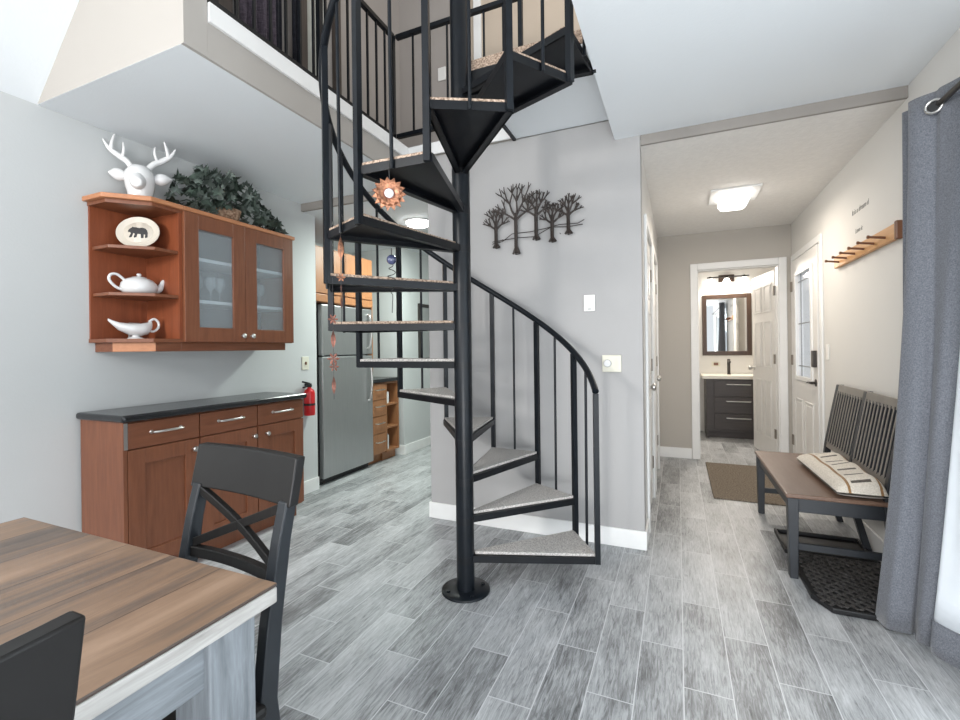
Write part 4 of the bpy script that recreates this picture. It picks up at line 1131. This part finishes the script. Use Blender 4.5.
# ------------------------------------------------------------------ bathroom
va = thing('vanity', 'dark espresso bathroom vanity with three long drawers', 'vanity', (.75, 7.2, 0))
vy = 6.94
MB().box(.345, 1.15, vy, 7.46, .09, .80).box(.345, .38, vy, 7.46, 0, .09).box(.38, 1.15, vy+.06, 7.46, 0, .09).build('carcass', 'vanity', va, .003)
for z0, z1 in ((.12, .33), (.345, .555), (.57, .78)):
    dw = MB().box(.44, 1.10, vy-.018, vy, z0, z1).build('drawer', 'vanity', va, .004)
    zc = z1-.05
    MB().tube([(.59, vy-.018, zc), (.59, vy-.04, zc), (.87, vy-.04, zc), (.87, vy-.018, zc)], .008, 8).build('handle', 'chrome', dw)
tag(MB().box(.30, 1.18, vy-.03, 7.465, .8015, .845).build('stone_counter', 'marble', bevel=.005), 'pale stone counter slab with basin on the dark vanity', 'countertop')
fc_ = thing('faucet', 'tall dark bronze faucet on the vanity counter', 'faucet', (.655, 7.3, .846))
MB().lathe([(.026, .846), (.024, .852), (.020, .86), (.020, 1.06), (0, 1.062)], (.655, 7.3, 0), 14).build('body', 'dark', fc_)
MB().bar((.655, 7.3, 1.04), (.655, 7.17, 1.02), .03, .022).build('spout', 'dark', fc_)
mr = thing('bathroom_mirror', 'dark wood framed mirror over the vanity', 'mirror', (.64, 7.45, 1.1))
MB().box(.33, .39, 7.435, 7.468, 1.11, 1.99).box(.90, .96, 7.435, 7.468, 1.11, 1.99).box(.39, .90, 7.435, 7.468, 1.11, 1.17).box(.39, .90, 7.435, 7.468, 1.93, 1.99).build('frame', 'vanframe', mr, .004)
MB().box(.39, .90, 7.452, 7.460, 1.17, 1.93).build('mirror_glass', 'mirror', mr)
vl = thing('vanity_light', 'three-lamp vanity light bar with glowing shades over the mirror', 'wall light', (.65, 7.42, 2.1))
MB().box(.55, .75, 7.445, 7.468, 2.17, 2.27).build('back_plate', 'vanframe', vl, .004)
MB().tube([(.40, 7.40, 2.235), (.93, 7.40, 2.235)], .010, 8).bar((.65, 7.45, 2.235), (.65, 7.40, 2.235), .02, .02).build('arm', 'dark', vl)
for x in (.44, .65, .87):
    sd2 = MB().lathe([(.028, 2.215), (.048, 2.17), (.060, 2.10), (.056, 2.10), (.044, 2.165), (.02, 2.21)], (x, 7.40, 0), 16).build('shade', 'lamp', vl)
    MB().lathe([(.012, 2.25), (.022, 2.235), (.022, 2.215)], (x, 7.40, 0), 10).build('socket', 'dark', sd2)
plate('bath_outlet', 'ivory outlet plate on the bathroom wall beside the faucet', 'outlet', (.45, .56, 7.462, 7.469, .95, 1.02), 'ivory',
      lambda t: MB().box(.475, .535, 7.459, 7.463, .965, 1.005).build('socket', 'peg', t))

# ------------------------------------------------------------------ dining table
tb = thing('dining_table', 'rustic dining table with brown plank top and weathered grey legs', 'table', (-1.3, .0, 0))
tx0, tx1, ty0, ty1 = -1.815, -.785, -1.0, .715
MB().box(tx0, tx1, ty0, ty1, .752, .76).build('tabletop', 'ttop', tb, .003)
e = MB(); e.box(tx0, tx1, ty0, ty1, .718, .752)
e.build('top_edge', 'tedge', tb, .004)
for ab in ((tx1-.05, tx1-.028, ty0+.1, ty1-.12), (tx0+.028, tx0+.05, ty0+.1, ty1-.12), (tx0+.1, tx1-.1, ty1-.05, ty1-.028), (tx0+.1, tx1-.1, ty0+.028, ty0+.05)):
    MB().box(*ab, .625, .718).build('apron', 'tapron', tb, .002)
for x0, y0 in ((tx1-.113, ty1-.145), (tx0+.013, ty1-.145), (tx1-.113, ty0+.03), (tx0+.013, ty0+.03)):
    MB().box(x0, x0+.10, y0, y0+.10, 0, .718).build('leg', 'tgrey', tb, .004)

# ------------------------------------------------------------------ dining chairs
def make_chair(label):
    ch = thing('dining_chair', label, 'chair', (0, 0, 0), 0, 'black cross-back dining chairs')
    W = .385
    MB().box(-.21, .21, -.20, .22, .435, .465).build('seat', 'chair', ch, .010, local=True)
    MB().box(-.19, .19, .17, .19, .37, .435).box(-.19, .19, -.19, -.17, .37, .435).box(-.19, -.17, -.17, .17, .37, .435).box(.17, .19, -.17, .17, .37, .435).build('seat_frame', 'chair', ch, local=True)
    prof = [(0, -.345), (.12, -.285), (.28, -.235), (.45, -.215), (.62, -.232), (.80, -.262), (.89, -.283)]
    for s in (-1, 1):
        v = []; f = []
        x0 = s*(W/2)-(.032 if s > 0 else 0)
        for z, y in prof:
            dp = .046 if z < .5 else .046-.018*(z-.5)/.48
            v += [(x0, y-dp/2, z), (x0+.032, y-dp/2, z), (x0+.032, y+dp/2, z), (x0, y+dp/2, z)]
        for i in range(len(prof)-1):
            for k in range(4): f.append((4*i+k, 4*i+(k+1) % 4, 4*i+4+(k+1) % 4, 4*i+4+k))
        f += [(3, 2, 1, 0), tuple(4*(len(prof)-1)+k for k in range(4))]
        MB().add(v, f).build('rear_leg', 'chair_sheen', ch, .004, local=True)
        MB().add([(s*.205-.018, .185, 0), (s*.205+.018, .185, 0), (s*.205+.018, .215, 0), (s*.205-.018, .215, 0), (s*.20-.02, .18, .435), (s*.20+.02, .18, .435), (s*.20+.02, .22, .435), (s*.20-.02, .22, .435)], [(3, 2, 1, 0), (4, 5, 6, 7), (0, 1, 5, 4), (1, 2, 6, 5), (2, 3, 7, 6), (3, 0, 4, 7)]).build('front_leg', 'chair', ch, .003, local=True)
        MB().bar((s*.19, -.24, .22), (s*.195, .19, .22), .018, .03).build('stretcher', 'chair', ch, local=True)
    def arc(x0, x1, ya, yb, za, zb, w, h, bow):
        mb = MB(); N = 10; v = []; f = []
        for i in range(N+1):
            t = i/N; x = x0+(x1-x0)*t; bo = -bow*(1-(2*t-1)**2); y = ya+(yb-ya)*t+bo; z = za+(zb-za)*t
            v += [(x, y-w/2, z-h/2), (x, y+w/2, z-h/2), (x, y+w/2, z+h/2), (x, y-w/2, z+h/2)]
        for i in range(N):
            for k in range(4): f.append((4*i+k, 4*i+(k+1) % 4, 4*i+4+(k+1) % 4, 4*i+4+k))
        f += [(3, 2, 1, 0), tuple(4*N+k for k in range(4))]
        return mb.add(v, f, False)
    # crest rail: a broad curved board, tilted with the posts
    mb = MB(); N = 12; v = []; f = []
    for i in range(N+1):
        t = i/N; x = -.202+.404*t; bo = -.016*(1-(2*t-1)**2)
        for z, y in ((.878, -.276), (.992, -.300)):
            for dy in (-.014, .014): v.append((x, y+bo+dy-.003, z))
    for i in range(N):
        a = 4*i; b = a+4
        f += [(a, b, b+2, a+2), (a+1, a+3, b+3, b+1), (a+2, b+2, b+3, a+3), (a, a+1, b+1, b)]
    f += [(0, 2, 3, 1), (4*N, 4*N+1, 4*N+3, 4*N+2)]
    mb.add(v, f, True); mb.build('crest_rail', 'chair', ch, .004, local=True)
    arc(-.165, .165, -.250, -.250, .715, .715, .020, .028, .014).build('lower_rail', 'chair', ch, .002, local=True)
    arc(-.165, .165, -.276, -.254, .872, .735, .016, .024, .012).build('cross_bar', 'chair', ch, .002, local=True)
    arc(-.165, .165, -.254, -.276, .735, .872, .016, .024, .012).build('cross_bar', 'chair', ch, .002, local=True)
    for q in (-1, 1):
        MB().bar((q*.10, -.318, .900), (q*.145, -.316, .912), .012, .020).build('brace_bracket', 'chair', ch, .003, local=True)
    MB().bar((-.19, -.225, .17), (.19, -.225, .17), .018, .03).build('stretcher', 'chair', ch, local=True)
    return ch
ch1 = make_chair('black cross-back chair tucked under the table end nearest the cherry cabinets')
ch1.location = (-1.071, .560, 0); ch1.rotation_euler = (0, 0, math.radians(180-5))
ch2 = copy_tree(ch1)
ch2['label'] = 'black cross-back chair at the long side of the table, seen from behind'
ch2.location = (-.856, .057, 0); ch2.rotation_euler = (0, 0, math.radians(90))

# ------------------------------------------------------------------ light
w = bpy.data.worlds.new('world'); scn.world = w; w.use_nodes = True
bg = w.node_tree.nodes['Background']; bg.inputs['Color'].default_value = (.90, .95, 1.0, 1); bg.inputs['Strength'].default_value = 1.0
def area(name, loc, aim, sx, sy, power, color):
    l = bpy.data.lights.new(name, 'AREA'); l.shape = 'RECTANGLE'; l.size = sx; l.size_y = sy; l.energy = power; l.color = color
    o = bpy.data.objects.new(name, l); col.objects.link(o); o.location = loc
    o.rotation_euler = (Vector(aim)-Vector(loc)).to_track_quat('-Z', 'Y').to_euler()
    return o
area('daylight_sliding_door', (1.75, .8, 1.4), (-1.5, 1.6, .7), 3.0, 2.0, 66, (.90, .96, 1.0))
area('daylight_front_windows', (-1.5, -2.6, 2.3), (-1.0, 3, 1.3), 1.8, 1.5, 40, (.95, .97, 1.0))
area('daylight_gable_window', (-1.3, -2.2, 4.4), (-1.3, 3.2, 2.4), 1.6, 1.0, 15, (1.0, .97, .93))
area('ceiling_fill_light', (.35, -1.3, .5), (.2, 2.2, 2.9), 1.6, 1.0, 100, (.96, .98, 1.0))  # added upward fill that brightens the ceiling, not a source in the room
area('stair_shadow_light', (-2.3, -2.3, 2.5), (-.9, 2.9, 1.7), .45, .6, 92, (1.0, .97, .93))  # small extra light added so the stair throws shadows on its wall
area('loft_window', (-.2, 2.6, 4.9), (-1.6, 3.4, 2.9), 1.0, 1.0, 12, (1.0, .93, .82))
area('hall_lamp', (.43, 4.26, 2.36), (.43, 4.26, 0), .25, .3, 13, (1.0, .89, .76))
area('bath_lamp', (.65, 7.30, 2.2), (.65, 6.6, 1.0), .6, .2, 30, (1.0, .92, .82))
area('kitchen_lamp', (-2.25, 3.9, 2.36), (-2.6, 4.1, 0), .4, .6, 48, (.89, 1.0, .93))

vs = scn.view_settings
vs.view_transform = 'Standard'
vs.look = 'None'
vs.exposure = 0.0
